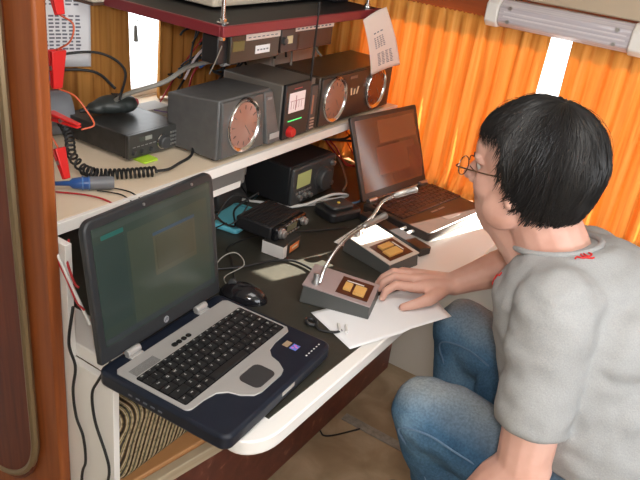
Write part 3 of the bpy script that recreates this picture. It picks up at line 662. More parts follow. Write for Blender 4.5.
bm = new(); hexa(bm, [(-.002, .168, .010), (.014, .170, .010), (.014, .222, .010), (-.002, .224, .010), (-.004, .158, .138), (.002, .160, .136), (.002, .190, .136), (-.004, .192, .138)]); link('side_panel', bm, GBOX, s1, bevel=.003)
bx('nameplate', mat('plate_grey', (.40, .40, .40), .4), s1, .0135, .0152, .176, .214, .022, .036, bevel=.0005)
bx('label_plate', mat('plate_dim', (.26, .26, .26), .4), s1, .0035, .0065, .166, .184, .118, .124, bevel=.0003)
for y in (.02, .20):
    for x in (-.13, -.02):
        bm = new(); cyl(bm, (x, y, -.0005), (x, y, .008), .009, n=12); link('foot', bm, BLKR, s1)
m1 = thing('meter_cabinet', 'brown grey cabinet with a lit square meter and red knob, between the dial cabinets', 'meter', (-.957, 1.358, SZ), math.radians(1))
bm = new(); hexa(bm, [(-.19, 0, .004), (-.006, 0, .004), (-.006, .145, .004), (-.19, .145, .004), (-.19, .0, .138), (-.006, .0, .140), (-.006, .145, .140), (-.19, .145, .138)]); link('case', bm, mat('taupe_case', (.17, .15, .13), .4), m1, bevel=.003)
bx('front_panel', BLK, m1, -.006, .004, .002, .112, .004, .142, bevel=.002)
bx('meter', mat('meter_face', (.72, .62, .62), .3, emit=(.8, .7, .7), es=.25), m1, .0035, .0055, .018, .086, .070, .120, bevel=.001)
bm = new()
for k in range(5): box(bm, .0054, .0060, .026 + k * .011, .0268 + k * .011, .080, .098)
box(bm, .0054, .0060, .022, .082, .099, .100); box(bm, .0054, .0061, .045, .0465, .075, .112); link('scale', bm, mat('scale_red', (.40, .10, .12), .5), m1)
bx('light_bar', mat('green_light', (.05, .5, .12), .4, emit=(.1, 1, .25), es=.8), m1, .0035, .0052, .020, .080, .048, .0505, bevel=.0003)
bx('lettering_strip', mat('red_text', (.45, .08, .08), .5), m1, .0038, .0046, .036, .070, .1275, .1300, bevel=.0001)
knob(m1, 'red_knob', (.004, .030, .022), (1, 0, 0), [(.014, 0), (.013, .010), (.011, .014), (.0001, .014)], RED)
bx('side_display', GDARK, m1, -.006, .005, .114, .144, .006, .125, bevel=.002)
bx('side_window', mat('side_window', (.40, .22, .16), .2), m1, .0045, .0058, .121, .128, .050, .100, bevel=.0005)
for k in range(4): bx('button', SATIN, m1, .0045, .0065, .120, .138, .012 + k * .008, .016 + k * .008, bevel=.0004)
s2 = thing('dial_cabinet', 'brown black cabinet with two round dials, at the far end of the shelf', 'speaker', (-.957, 1.512, SZ))
bx('case', BRBOX, s2, -.15, 0, .0, .385, .004, .140, bevel=.004)
bx('front_bezel', mat('bezel_brown', (.035, .028, .024), .3), s2, -.001, .006, .004, .381, .008, .136, bevel=.002)
disc_face(s2, (.006, .070, .074), .053, 1.12, mat('red_cone', (.30, .15, .11), .2)); disc_face(s2, (.006, .290, .074), .052, 1.12, mat('dark_red_cone', (.20, .045, .02), .2))
bm = new()
for k in (-1, 0, 1): prism(bm, [(.170 + k * .014 - .003, .072), (.170 + k * .014 + .003, .072), (.170 + k * .019 + .004, .092 + (k == 0) * -.004), (.170 + k * .019 - .002, .092 + (k == 0) * -.004)], .0055, .0072, axis='x')
link('emblem', bm, mat('emblem_cream', (.75, .62, .42), .4), s2)
bx('nameplate', mat('plate_brown', (.18, .13, .10), .4), s2, .0055, .0068, .140, .178, .118, .126, bevel=.0003)
for y in (.03, .35):
    bm = new(); cyl(bm, (-.02, y, -.0005), (-.02, y, .006), .009, n=12); link('foot', bm, BLKR, s2)
bx('side_connector', RED, s2, -.03, -.018, .3845, .393, .03, .04, bevel=.001)

# near transceiver on shelf
tx = thing('shelf_transceiver', 'graphite radio transceiver at the near end of the shelf, under the hand microphone', 'radio', (-1.076, .978, SZ), math.radians(1))
bx('case', RADIO, tx, -.205, -.010, 0.002, .165, .007, .058, bevel=.002)
bx('front_panel', mat('tx_front', (.050, .050, .047), .3), tx, -.010, 0, .0, .167, .006, .059, bevel=.002)
knob(tx, 'tuning_knob', (.0, .100, .028), (1, 0, 0), [(.0165, 0), (.0165, .003), (.0140, .004), (.0140, .012), (.012, .014), (.0001, .0135)], GDARK, 30)
bm = new(); torus(bm, (.003, .100, .028), (1, 0, 0), .0162, .0016, 30, 6); link('knob_ring', bm, CHROME, tx)
bx('display', mat('disp_grey', (.30, .31, .28), .3), tx, -.001, .0012, .048, .068, .041, .050, bevel=.0005)
bx('display', mat('disp_dark', (.07, .08, .07), .3), tx, -.001, .0012, .030, .045, .041, .050, bevel=.0005)
for k in range(4):
    for j in range(3): bx('button', SATIN, tx, -.001, .002, .124 + j * .007, .1285 + j * .007, .014 + k * .009, .0185 + k * .009, bevel=.0004)
for y, z in ((.016, .018), (.040, .018), (.065, .017)): knob(tx, 'knob', (0, y, z), (1, 0, 0), [(.006, 0), (.0055, .007), (.0001, .0075)], GDARK, 16)
bm = new()
for k in range(6): box(bm, -.001, .0008, .012 + k * .012, .020 + k * .012, .0305, .0318)
link('lettering', bm, mat('faint_print', (.3, .3, .3), .5), tx)
knob(tx, 'microphone_socket', (.0, .153, .028), (1, 0, 0), [(.010, 0), (.010, .006), (.0085, .007), (.0085, .020), (.006, .024), (.0001, .0245)], CHROME, 24)
for y in (.02, .15):
    for x in (-.18, -.03):
        bm = new(); cyl(bm, (x, y, -.0005), (x, y, .008), .007, n=12); link('foot', bm, BLKR, tx)
bm = new(); prism(bm, rrect(-1.095, -1.050, 1.000, 1.040, .004), SZ, SZ + .004, M=None); nt_ = link('sticky_note', bm, LIME); tag(nt_, 'lime green folded note under the front of the graphite transceiver', 'note')
# hand microphone on the transceiver
hm = thing('hand_microphone', 'dark hand microphone lying on top of the graphite transceiver', 'microphone', (-1.215, 1.060, SZ + .060), math.radians(72))
bm = new(); ball(bm, (0, 0, .020), (.048, .030, .021)); ball(bm, (-.035, 0, .015), (.026, .020, .015)); ball(bm, (.028, 0, .019), (.030, .027, .020))
me = bake(bm, .0025, 6); body = meshobj('body', me, mat('mic_green_black', (.030, .036, .034), .4), hm)
bm = new(); ball(bm, (.050, -.006, .022), (.008, .010, .010)); link('talk_button', bm, mat('dull_red', (.35, .06, .07), .4), hm)
bm = new()
for k in range(5): box(bm, .0 + k * .006, .003 + k * .006, -.012, .012, .0405 - k * .0006, .0425 - k * .0006)
link('grille', bm, BLK, hm)
bm = new(); lathe(bm, [(.007, 0), (.005, .012), (.004, .02)], facing((-.058, 0, .013), (-1, 0, -.15)), 14); link('strain_relief', bm, BLKR, hm)
co = thing('coiled_cord', 'black coiled cord hanging from the hand microphone and lying on the shelf', 'cord', (0, 0, 0))
bm = coil([(-1.262, .950, 1.035), (-1.20, .925, 1.02), (-1.135, .880, 1.005), (-1.085, .868, .991)], .0088, .0026, 11); link('coil', bm, BLKR, co)
bm = coil([(-1.085, .868, .991), (-1.050, .876, .991), (-1.02, .915, .991), (-.990, .972, .991)], .0092, .0027, 17); link('coil', bm, BLKR, co)
bm = new(); tube(bm, smooth_path([(-.990, .972, .991), (-.985, 1.005, .989), (-1.000, 1.05, .986), (-1.012, 1.10, .988), (-1.030, 1.125, .998), (-1.05, 1.131, 1.009)]), .0032, 8); link('lead', bm, BLKR, co)
# soldering tool / blue handled tool
bt = thing('blue_tool', 'blue and grey cylindrical tool handle lying on the near corner of the shelf', 'tool', (-1.022, .822, SZ + .0135), math.radians(52))
bm = new(); lathe(bm, [(.004, -.06), (.005, -.03), (.010, -.024), (.012, -.010), (.0125, .010)], facing((0, 0, 0), (1, 0, 0)), 20); link('handle', bm, BLUC, bt)
bm = new(); lathe(bm, [(.0128, .008), (.0130, .022), (.0132, .045), (.012, .052), (.0001, .0525)], facing((0, 0, 0), (1, 0, 0)), 20); link('grip', bm, GREY, bt)
bm = new(); torus(bm, (-.006, 0, 0), (1, 0, 0), .0128, .0016, 20, 6); torus(bm, (.006, 0, 0), (1, 0, 0), .013, .0012, 20, 6); link('ring', bm, mat('tool_lightblue', (.10, .22, .48), .3), bt)
bm = new(); tube(bm, [(-.055, 0, 0), (-.085, .005, -.003), (-.12, .02, -.008)], .0035, 8); link('lead', bm, GREY, bt)
for i, (lab, pts, r, m) in enumerate((
    ('dark red wire along the near shelf edge under the blue tool', [(-1.10, .74, .984), (-1.05, .765, .984), (-1.0, .80, .984), (-.955, .815, .983), (-.932, .83, .965)], .0018, REDC),
    ('thin black wire crossing the shelf from the blue tool', [(-1.00, .83, .984), (-.975, .845, .984), (-.955, .853, .983), (-.935, .858, .975)], .0014, BLKR),
    ('second thin black wire crossing the shelf edge by the blue tool', [(-1.01, .85, .984), (-.980, .866, .984), (-.955, .874, .983), (-.935, .880, .975)], .0014, BLKR),
    ('red wire hanging in front of the white end panel', [(-.92, .70, .955), (-.905, .682, .93), (-.875, .672, .90), (-.86, .67, .895)], .0022, REDC),
    ('lower red wire drooping beside the white end panel', [(-.92, .672, .93), (-.885, .668, .895), (-.865, .668, .865), (-.845, .668, .857)], .0020, REDC),
    ('white wire slanting down the white end panel behind the near laptop', [(-.92, .671, .945), (-.885, .670, .90), (-.85, .671, .85), (-.835, .671, .83)], .0028, WHC),
    ('left black power cable running down the white end panel', [(-.875, .668, .85), (-.886, .664, .77), (-.876, .668, .72), (-.886, .668, .66), (-.880, .668, .60), (-.862, .668, .56), (-.858, .668, .50), (-.872, .668, .44), (-.873, .668, .25), (-.86, .668, .02)], .0028, BLKR),
    ('right black power cable hanging from the near laptop down the white panel', [(-.785, .672, .775), (-.815, .668, .72), (-.832, .668, .68), (-.826, .668, .62), (-.800, .668, .56), (-.790, .668, .52), (-.797, .668, .45), (-.80, .668, .2), (-.79, .66, .02)], .0028, BLKR),
    ('thick grey cable arching from the transceiver to the white connector', [(-1.24, 1.05, 1.045), (-1.17, 1.06, 1.095), (-1.12, 1.12, 1.125), (-1.12, 1.20, 1.150), (-1.13, 1.30, 1.150), (-1.14, 1.345, 1.148)], .0052, GRC),
    ('grey cable lying on the shelf in front of the first dial cabinet back', [(-1.30, 1.16, .985), (-1.22, 1.17, .987), (-1.18, 1.22, .99), (-1.19, 1.34, 1.0)], .0045, GRC),
    ('curved black lead looping above the hand microphone', [(-1.16, 1.03, 1.09), (-1.20, 1.08, 1.14), (-1.25, 1.05, 1.17), (-1.30, .97, 1.16), (-1.33, .92, 1.125), (-1.30, .86, 1.10)], .0030, BLKR),
    ('lower curved black lead looping behind the hand microphone', [(-1.23, 1.08, 1.09), (-1.28, 1.06, 1.12), (-1.33, .98, 1.12), (-1.35, .92, 1.10), (-1.28, .84, 1.085)], .0034, BLKR),
    ('purple wire lying on the white shelf behind the graphite transceiver', [(-1.28, 1.15, .99), (-1.30, 1.22, 1.00), (-1.24, 1.26, 1.0), (-1.21, 1.34, .99)], .0014, mat('violet_wire', (.12, .06, .22), .5)),
    ('black twisted wires crossing the shelf behind the graphite transceiver', [(-1.30, 1.10, .985), (-1.27, 1.18, .99), (-1.20, 1.20, .985), (-1.19, 1.30, .99)], .0020, BLKR),
    ('white and brown striped wire rising behind the first dial cabinet', [(-1.18, 1.25, 1.10), (-1.16, 1.27, 1.16), (-1.12, 1.28, 1.20), (-1.10, 1.30, 1.24)], .0030, mat('pale_pink_wire', (.62, .50, .50), .5)),
    ('red wire rising from behind the first dial cabinet to the hanging radios', [(-1.22, 1.30, 1.0), (-1.20, 1.30, 1.10), (-1.15, 1.31, 1.17), (-1.14, 1.33, 1.21)], .0022, REDC),
    ('dark red wire curving on the curtain left of the hanging radios', [(-1.34, 1.33, .99), (-1.36, 1.42, 1.06), (-1.34, 1.47, 1.13), (-1.25, 1.42, 1.20)], .0022, REDC),
    ('black wire curving up to the left end of the hanging radios', [(-1.33, 1.36, .99), (-1.35, 1.47, 1.08), (-1.33, 1.50, 1.16), (-1.22, 1.38, 1.22)], .0030, BLKR),
    ('brown wire looping above the white connector', [(-1.20, 1.36, 1.13), (-1.22, 1.44, 1.19), (-1.16, 1.46, 1.20), (-1.10, 1.40, 1.16)], .0026, mat('brown_wire', (.20, .07, .04), .5)),
    ('orange brown wire twisted behind the meter cabinet', [(-1.28, 1.50, .99), (-1.30, 1.52, 1.10), (-1.22, 1.50, 1.19), (-1.15, 1.46, 1.23)], .0028, mat('orange_brown_wire', (.40, .14, .04), .5)),
    ('thick taupe cable bundle hanging under the radios behind the meter cabinet', [(-1.20, 1.52, 1.23), (-1.22, 1.56, 1.18), (-1.23, 1.55, 1.12), (-1.24, 1.52, 1.06)], .0075, mat('taupe_cable', (.30, .22, .17), .5)),
    ('second taupe cable bundle behind the meter cabinet', [(-1.18, 1.46, 1.23), (-1.20, 1.50, 1.17), (-1.21, 1.49, 1.10)], .0070, mat('taupe_cable2', (.36, .28, .23), .5)),
    ('grey cable loop above the two dial cabinet', [(-1.06, 1.52, 1.13), (-1.10, 1.58, 1.19), (-1.12, 1.66, 1.19), (-1.10, 1.70, 1.14), (-1.09, 1.71, 1.126)], .0030, GRC),
    ('black cable loop in front of the white corner box', [(-1.10, 1.50, 1.14), (-1.12, 1.54, 1.21), (-1.13, 1.58, 1.18), (-1.12, 1.58, 1.13)], .0034, BLKR),
    ('blue wire end between the radio cables', [(-1.16, 1.28, 1.13), (-1.15, 1.32, 1.15), (-1.13, 1.31, 1.175)], .0030, BLUC),
    )): cable('cable', lab, pts, r, m)
# assorted tangle, each wire its own thing
tl = ('dark loop between the curtain and the white connector', 'thick black wire reaching up in the tangle', 'fine black wire sprouting from the tangle', 'wavy black wire highest in the tangle', 'curled black wire low in the tangle', 'dark wire hugging the curtain in the tangle', 'short black wire nearest the white connector', 'black wire dropping from the hanging radios', 'arched black wire on top of the tangle', 'black wire trailing behind the first dial cabinet', 'tight black loop under the left hanging radio', 'long black wire across the tangle')
rt = random.Random(11)
for i, tlab in enumerate(tl):
    p = V(-1.24 + rt.uniform(-.06, .05), 1.27 + rt.uniform(0, .14), 1.07 + rt.uniform(0, .1)); pts = [p]
    for k in range(4): p = p + V(rt.uniform(-.035, .035), rt.uniform(-.02, .07), rt.uniform(-.03, .065)); p.x = max(-1.34, min(-1.14, p.x)); p.z = max(1.0, min(1.235, p.z)); p.y = min(1.5, p.y); pts.append(p)
    cable('cable', tlab + ' behind the near grey cabinet', pts, rt.uniform(.0020, .0042), BLKR)
wc = thing('cable_connector', 'white and black cable connector left of the meter cabinet top', 'connector', (-1.125, 1.318, 1.146), math.radians(80))
bm = new(); cyl(bm, (0, 0, 0), (.022, 0, .001), .011, n=18); link('collar', bm, WHC, wc)
bm = new(); cyl(bm, (.022, 0, .001), (.042, 0, .001), .010, n=18); link('sleeve', bm, BLKR, wc)
# white box in far corner behind the meter cabinet
wbx = thing('junction_box', 'pale box standing in the corner behind the radio cables', 'box', (-1.30, 1.78, SZ))
bx('case', mat('pale_box', (.58, .56, .52), .5), wbx, -.05, .05, -.09, .16, 0, .19, bevel=.004)
bx('cover', mat('pale_box_lid', (.63, .61, .57), .5), wbx, .05, .054, -.08, .15, .01, .18, bevel=.001)
bx('strip_block', mat('strip_block', (.50, .47, .42), .5), thing('terminal_block', 'pale terminal block with dark holes on the shelf behind the graphite transceiver', 'terminal block', (-1.30, 1.24, SZ)), -.03, .03, -.05, .06, 0, .022, bevel=.003)

# left: grey cylinder, red plug, clips, printed list
gc = thing('grey_tube', 'grey plastic bundle holder lying behind the hanging red clips', 'holder', (-1.34, .90, SZ + .050), math.radians(70))
bm = new(); lathe(bm, [(.048, -.12), (.050, -.11), (.050, .10), (.046, .112), (.0001, .113)], facing((0, 0, 0), (1, 0, 0)), 30); link('tube', bm, GREY, gc)
bm = new(); torus(bm, (.02, 0, 0), (1, 0, 0), .0505, .0025, 30, 6); torus(bm, (-.05, 0, 0), (1, 0, 0), .0505, .0025, 30, 6); link('ring', bm, BLKR, gc)
rp = thing('red_plug', 'red angled plug with blue centre on top of the grey tube', 'plug', (-1.36, .985, 1.082), math.radians(60))
bm = new(); hexa(bm, [(-.035, -.014, 0), (.035, -.014, 0), (.035, .014, 0), (-.035, .014, 0), (-.018, -.012, .045), (.028, -.012, .045), (.028, .012, .045), (-.018, .012, .045)]); link('body', bm, RED, rp, bevel=.004)
bm = new(); cyl(bm, (.005, -.018, .022), (.005, -.010, .022), .011, n=18); link('cap', bm, BLUC, rp)
def clip(label, top, bot, ln=.07, w_=.020):
    a = Vector(top); b = Vector(bot); t = thing('test_clip', label, 'clip', tuple(a)); d = (b - a).normalized(); u, v = basis(d)
    M = Matrix(((u.x, v.x, d.x, 0), (u.y, v.y, d.y, 0), (u.z, v.z, d.z, 0), (0, 0, 0, 1))); L = (b - a).length
    # broad faced insulated jaws
    for s in (1, -1):
        bm = new(); hexa(bm, [M @ V(*q) for q in ((-w_ / 2, s * .002, 0), (w_ / 2, s * .002, 0), (w_ / 2, s * .008, 0), (-w_ / 2, s * .008, 0), (-w_ * .32, s * .0005, L), (w_ * .32, s * .0005, L), (w_ * .32, s * .004, L), (-w_ * .32, s * .004, L))])
        link('jaw', bm, RED, t, bevel=.0015)
    bm = new(); cyl(bm, M @ V(-w_ * .45, 0, L * .45), M @ V(w_ * .45, 0, L * .45), .004, n=12); link('pivot', bm, SATIN, t)
    return t
clip('upright red clip hanging highest by the edge of the wooden partition', (-1.039, .78, 1.375), (-1.022, .78, 1.311), w_=.026)
clip('broad red clip in the middle beside the printed list, below the highest clip', (-1.035, .78, 1.250), (-1.039, .78, 1.182), w_=.030)
clip('red clip lying almost level beside the coiled cord', (-1.062, .78, 1.127), (-.995, .79, 1.122), w_=.018)
clip('red clip hanging lowest beside the blue tool', (-1.044, .78, 1.069), (-1.024, .78, 1.014), w_=.022)
cable('cable', 'orange wire joining the two upper red clips', [(-1.022, .78, 1.311), (-.995, .785, 1.30), (-1.005, .785, 1.27), (-1.035, .78, 1.250)], .0016, ORC)
cable('cable', 'orange wire from the broad red clip down to the level clip', [(-1.039, .78, 1.182), (-1.005, .79, 1.175), (-.985, .80, 1.15), (-.980, .81, 1.125), (-.99, .79, 1.117)], .0016, ORC)
cable('cable', 'orange wire from the level clip to the lowest red clip', [(-1.062, .78, 1.127), (-1.075, .775, 1.11), (-1.055, .775, 1.09), (-1.044, .78, 1.069)], .0016, ORC)
cable('cable', 'thin red hanger wire above the highest red clip', [(-1.05, .79, 1.46), (-1.045, .785, 1.42), (-1.039, .78, 1.375)], .0016, REDC)
sheet('printed_list', 'white printed list pinned at the upper left beside the wooden partition', [(-1.378, .985, 1.62), (-1.378, 1.130, 1.62), (-1.376, 1.120, 1.106), (-1.376, .985, 1.116)], PAPER, bend=lambda s, t: V(.016 * s * s, 0, 0), ink=(4, [(.12, .85, .60, .735, 9, 5), (.12, .85, .77, .93, 10, 6)], -1))
mbx = thing('ivory_wall_box', 'ivory box on the wall at the top left, above the printed list', 'box', (-1.40, 1.18, 1.265))
bx('case', BEIGEP, mbx, .005, .10, -.10, .075, 0, .12, bevel=.005); bx('shadow_strip', mat('box_shadow_dark', (.10, .05, .03), .5), mbx, .005, .10, -.10, .075, -.006, -.0005, bevel=.001)  # thin dark slab stands in for the shadow beneath the box

# ------------------------------------------------------------------ hanging top shelf with its load
ts = thing('hanging_shelf', 'black hanging shelf with dark red edge on chromed rods', 'shelf', (-1.18, 1.43, 1.258))
bx('board', mat('shelf_black', (.014, .014, .015), .5, spec=.25), ts, -.175, .222, -.308, .335, .004, .021, bevel=.001)
bx('edge_strip', MAROONE, ts, .2225, .232, -.318, .335, 0, .022, bevel=.002)['label'] = 'dark red edge'
bx('edge_strip', MAROONE, ts, -.175, .222, -.318, -.3085, 0, .022, bevel=.002)['label'] = 'dark red edge'
for x, y in ((.205, -.290), (.205, .300)):
    bm = new(); cyl(bm, (x, y, -.006), (x, y, .691), .0042, n=14); r_ = link('hanging_rod', bm, CHROME, ts)
    bm = new(); cyl(bm, (x, y, .0215), (x, y, .024), .013, n=20); cyl(bm, (x, y, .024), (x, y, .031), .008, n=6); link('nut', bm, CHROME, r_)
    bm = new(); cyl(bm, (x, y, -.012), (x, y, -.0005), .007, n=6); link('nut', bm, CHROME, r_)
cable('cord', 'thin pale cord hanging from the front left rod of the top shelf', [(-.972, 1.138, 1.235), (-.985, 1.135, 1.20), (-1.00, 1.135, 1.17)], .0013, GRC, 'cord')
ib = thing('ivory_equipment_case', 'long ivory equipment case on top of the hanging shelf', 'case', (-1.21, 1.455, 1.2805))
bm = new(); box(bm, -.12, .12, -.215, .215, .004, .085); link('case', bm, BEIGEP, ib, bevel=.006, bseg=3)
bx('front_panel', mat('ivory_panel', (.60, .53, .42), .4), ib, .1205, .124, -.20, .20, .012, .078, bevel=.001)
for y in (-.18, .18): bx('foot', BLKR, ib, .06, .10, y - .01, y + .01, 0, .005, bevel=.001)
bd = thing('black_equipment_case', 'black equipment case at the far end of the hanging shelf', 'case', (-1.15, 1.725, 1.2805))
bx('case', BLK, bd, -.10, .10, -.040, .030, 0, .10, bevel=.004); bx('front_panel', GDARK, bd, .10, .104, -.036, .026, .01, .09, bevel=.001)
# radios slung below the shelf
h1 = thing('slung_radio', 'black radio slung under the hanging shelf, nearer one with a white label', 'radio', (-.975, 1.255, 1.191))
bx('case', BLK, h1, -.055, -.010, -.115, .088, .0, .060, bevel=.003)
bx('front_panel', mat('slung_front', (.035, .030, .022), .3), h1, -.010, 0, -.085, .088, .0, .060, bevel=.002)
bx('display', mat('olive_display', (.12, .11, .035), .3), h1, -.001, .0012, -.078, -.040, .026, .048, bevel=.0005)
bx('label', PAPER, h1, -.001, .0010, .0, .052, .014, .032, bevel=.0002)
bx('label', PAPERW, h1, -.001, .0014, -.035, .088, .046, .0595, bevel=.0002)
bm = new()
for k in range(7): box(bm, .0012, .0018, -.028 + k * .016, -.019 + k * .016, .051, .053)
link('print', bm, INK, h1); bm = new()
for k in range(4): box(bm, .0010, .0014, .006 + k * .011, .013 + k * .011, .021, .024)
link('print', bm, INK, h1)
h2 = thing('slung_radio', 'black radio slung under the hanging shelf, farther one with a pale tape', 'radio', (-.975, 1.455, 1.196))
bx('case', BLK, h2, -.08, -.010, -.105, .115, .0, .055, bevel=.003)
bx('front_panel', mat('slung_front2', (.030, .018, .016), .3), h2, -.010, 0, -.105, .115, .0, .055, bevel=.002)
bx('display', mat('cream_display', (.55, .50, .30), .3), h2, -.001, .0012, -.083, -.060, .020, .038, bevel=.0005)
knob(h2, 'knob', (0, -.095, .028), (1, 0, 0), [(.009, 0), (.008, .008), (.0001, .009)], GDARK, 16)
bx('label', PAPERW, h2, .0, .0014, -.052, .115, .046, .0575, bevel=.0002)
bm = new()
for k in range(9): box(bm, .0012, .0018, -.045 + k * .017, -.036 + k * .017, .050, .053)
link('print', bm, INK, h2)
bm = new(); cyl(bm, (-.948, 1.452, 1.123), (-.948, 1.452, 1.31), .0028, n=10); ball(bm, (-.948, 1.452, 1.310), .004, seg=10); tag(link('antenna_rod', bm, BLKR), 'thin black rod standing up from the meter cabinet to the hanging shelf', 'rod')
sheet('hanging_note', 'pinkish printed note hanging from the right end of the hanging shelf', [(-.940, 1.655, 1.258), (-.930, 1.755, 1.288), (-.915, 1.865, 1.122), (-.935, 1.735, 1.102)], PAPERW, bend=lambda s, t: V(.006 * math.sin(PI * t), 0, .004 * math.sin(PI * s)), ink=(7, [(.25, .62, .30, .34, 1, 3), (.22, .60, .38, .58, 6, 4), (.25, .80, .66, .90, 8, 4)], -1))
# floor wire
cable('cable', 'short black wire lying on the floor below the desk', [(-.82, 1.545, .004), (-.80, 1.535, .004), (-.775, 1.555, .006), (-.74, 1.61, .008), (-.725, 1.635, .009)], .0028, BLKR)

# ------------------------------------------------------------------ the seated man
man = thing('person', 'seated person in grey t-shirt and blue jeans, black hair, glasses, hand on the paper', 'person', (.04, 1.27, 0))
PI_ = Matrix.Translation((-.04, -1.27, 0))
def T(bm): bmesh.ops.transform(bm, matrix=PI_, verts=bm.verts[:]); return bm
def ell(bm, secs, n=28):
    """closed loft through ellipses: (centre, forward radius, side radius, yaw)"""
    R = []
    for c, rf, rs, yaw, tilt in secs:
        M = Matrix.Translation(Vector(c)) @ Matrix.Rotation(yaw, 4, 'Z') @ Matrix.Rotation(tilt, 4, 'Y')
        R.append([bm.verts.new(M @ V(rf * math.cos(2 * PI * i / n), rs * math.sin(2 * PI * i / n), 0)) for i in range(n)])
    for A, B in zip(R, R[1:]):
        for i in range(n): bm.faces.new((A[i], A[(i + 1) % n], B[(i + 1) % n], B[i]))
    bm.faces.new(R[0][::-1]); bm.faces.new(R[-1])
YAW = math.radians(-14)          # body faces the desk (-x), turned slightly towards the far laptop
SHL, SHR = V(-.172, 1.100, .972), V(-.192, 1.405, .938)
ELL_, WRL = V(-.136, 1.028, .688), V(-.225, .985, .515)
ELR, WRR = V(-.262, 1.500, .905), V(-.442, 1.360, .793)
HIPL, HIPR = V(.03, 1.165, .555), V(.05, 1.375, .555)
KNL, KNR = V(-.362, 1.142, .606), V(-.412, 1.430, .645)
ANL, ANR = V(-.20, 1.25, .10), V(-.335, 1.44, .11)
NECK = V(-.236, 1.255, 1.018)
HEAD = V(-.313, 1.248, 1.134)
F = V(-.985, .06, -.13).normalized(); U = V(0, 0, 1); Lf = U.cross(F).normalized(); U = F.cross(Lf).normalized(); HS = 1.10
HM = Matrix(((F.x * HS, Lf.x * HS, U.x * HS, HEAD.x), (F.y * HS, Lf.y * HS, U.y * HS, HEAD.y), (F.z * HS, Lf.z * HS, U.z * HS, HEAD.z), (0, 0, 0, 1)))
R3 = HM.to_3x3()
def H(x, y, z): return HM @ V(x, y, z)
TORSO = [((.055, 1.27, .475), .12, .16, YAW, 0), ((.02, 1.27, .56), .165, .185, YAW, 0), ((-.03, 1.265, .66), .185, .190, YAW, 0), ((-.085, 1.262, .76), .178, .185, YAW, 0), ((-.130, 1.26, .86), .158, .185, YAW, -.1), ((-.165, 1.26, .94), .135, .180, YAW, -.2), ((-.185, 1.26, .99), .100, .145, YAW, -.3), ((-.205, 1.258, 1.012), .068, .085, YAW, -.3)]
bm = new()
# torso and neck
ell(bm, [(c, a * .93, b * .93, y, t) for c, a, b, y, t in TORSO])
caps(bm, NECK + V(.02, 0, -.05), H(-.020, 0, -.055), .072, .064)
caps(bm, NECK + V(-.042, 0, -.03), H(.034, 0, -.088), .054, .044); caps(bm, NECK + V(-.060, 0, -.01), H(.050, 0, -.092), .050, .034)      # soft throat under the chin
# skull and face
ball(bm, H(-.008, 0, .022), (.094, .074, .092), R3); ball(bm, H(.022, 0, -.025), (.070, .066, .080), R3)
ball(bm, H(.040, 0, -.062), (.050, .052, .048), R3); ball(bm, H(.066, 0, -.084), (.022, .026, .020), R3)
ball(bm, H(.068, 0, .034), (.026, .048, .032), R3)
for s in (1, -1):
    ball(bm, H(.052, s * .038, -.026), (.030, .024, .028), R3); ball(bm, H(.076, s * .028, .020), (.012, .022, .009), R3); ball(bm, H(.068, s * .030, .012), (.014, .020, .006), R3); ball(bm, H(.068, s * .030, -.008), (.013, .020, .006), R3)
    ball(bm, H(.020, s * .056, -.058), (.036, .018, .034), R3)
    # ear
    ball(bm, H(-.004, s * .076, -.012), (.020, .008, .031), R3); ball(bm, H(-.010, s * .082, .002), (.014, .006, .020), R3); ball(bm, H(.0, s * .078, -.036), (.009, .007, .011), R3)
    ball(bm, H(.094, s * .011, -.028), (.011, .009, .008), R3)
caps(bm, H(.084, 0, .014), H(.109, 0, -.022), .008, .0125, 12)
ball(bm, H(.084, 0, -.051), (.012, .022, .006), R3); ball(bm, H(.082, 0, -.061), (.012, .019, .006), R3)
# arms
chain(bm, [(SHL, .060), (SHL.lerp(ELL_, .5), .052), (ELL_, .047)])
chain(bm, [(ELL_ + V(.004, 0, .0), .047), (ELL_.lerp(WRL, .3), .047), (ELL_.lerp(WRL, .7), .036), (WRL, .028)])
chain(bm, [(SHR, .058), (SHR.lerp(ELR, .5), .054), (ELR, .046)])
chain(bm, [(ELR, .047), (ELR.lerp(WRR, .25), .049), (ELR.lerp(WRR, .6), .042), (ELR.lerp(WRR, .85), .032), (WRR, .0275)])
# right hand: palm, four curled fingers, thumb leaving its side
def hand(wr, knuck, tips, thumb, up):
    pc = (knuck[0] + knuck[3]) / 2
    for k, kp in enumerate(knuck):
        st = wr.lerp(kp, .12) + (kp - pc) * .30
        chain(bm, [(st, .0180), (wr.lerp(kp, .6), .0168), (kp, .0128)], 12)
    for a, b in zip(knuck, knuck[1:]): caps(bm, a.lerp(wr, .18), b.lerp(wr, .18), .0105, .0105, 10)
    for kp, (m1_, m2_, tp) in zip(knuck, tips):
        chain(bm, [(kp, .0118), (m1_, .0104), (m2_, .0093), (tp, .0080)], 12)
        ball(bm, m1_, .0108, seg=12)
    chain(bm, [(thumb[0], .0200), (thumb[1], .0148), (thumb[2], .0115), (thumb[3], .0092)], 12)
KN = [V(-.500, 1.283, .790), V(-.519, 1.305, .795), V(-.530, 1.330, .792), V(-.531, 1.354, .784)]
TP = [(V(-.535, 1.254, .794), V(-.549, 1.238, .779), V(-.551, 1.232, .763)),
      (V(-.553, 1.278, .798), V(-.570, 1.264, .782), V(-.575, 1.260, .764)),
      (V(-.568, 1.304, .793), V(-.586, 1.292, .776), V(-.592, 1.287, .762)),
      (V(-.562, 1.338, .784), V(-.577, 1.331, .771), V(-.584, 1.328, .761))]
hand(WRR, KN, TP, [V(-.456, 1.325, .786), V(-.462, 1.283, .776), V(-.482, 1.252, .768), V(-.500, 1.233, .761)], 1)
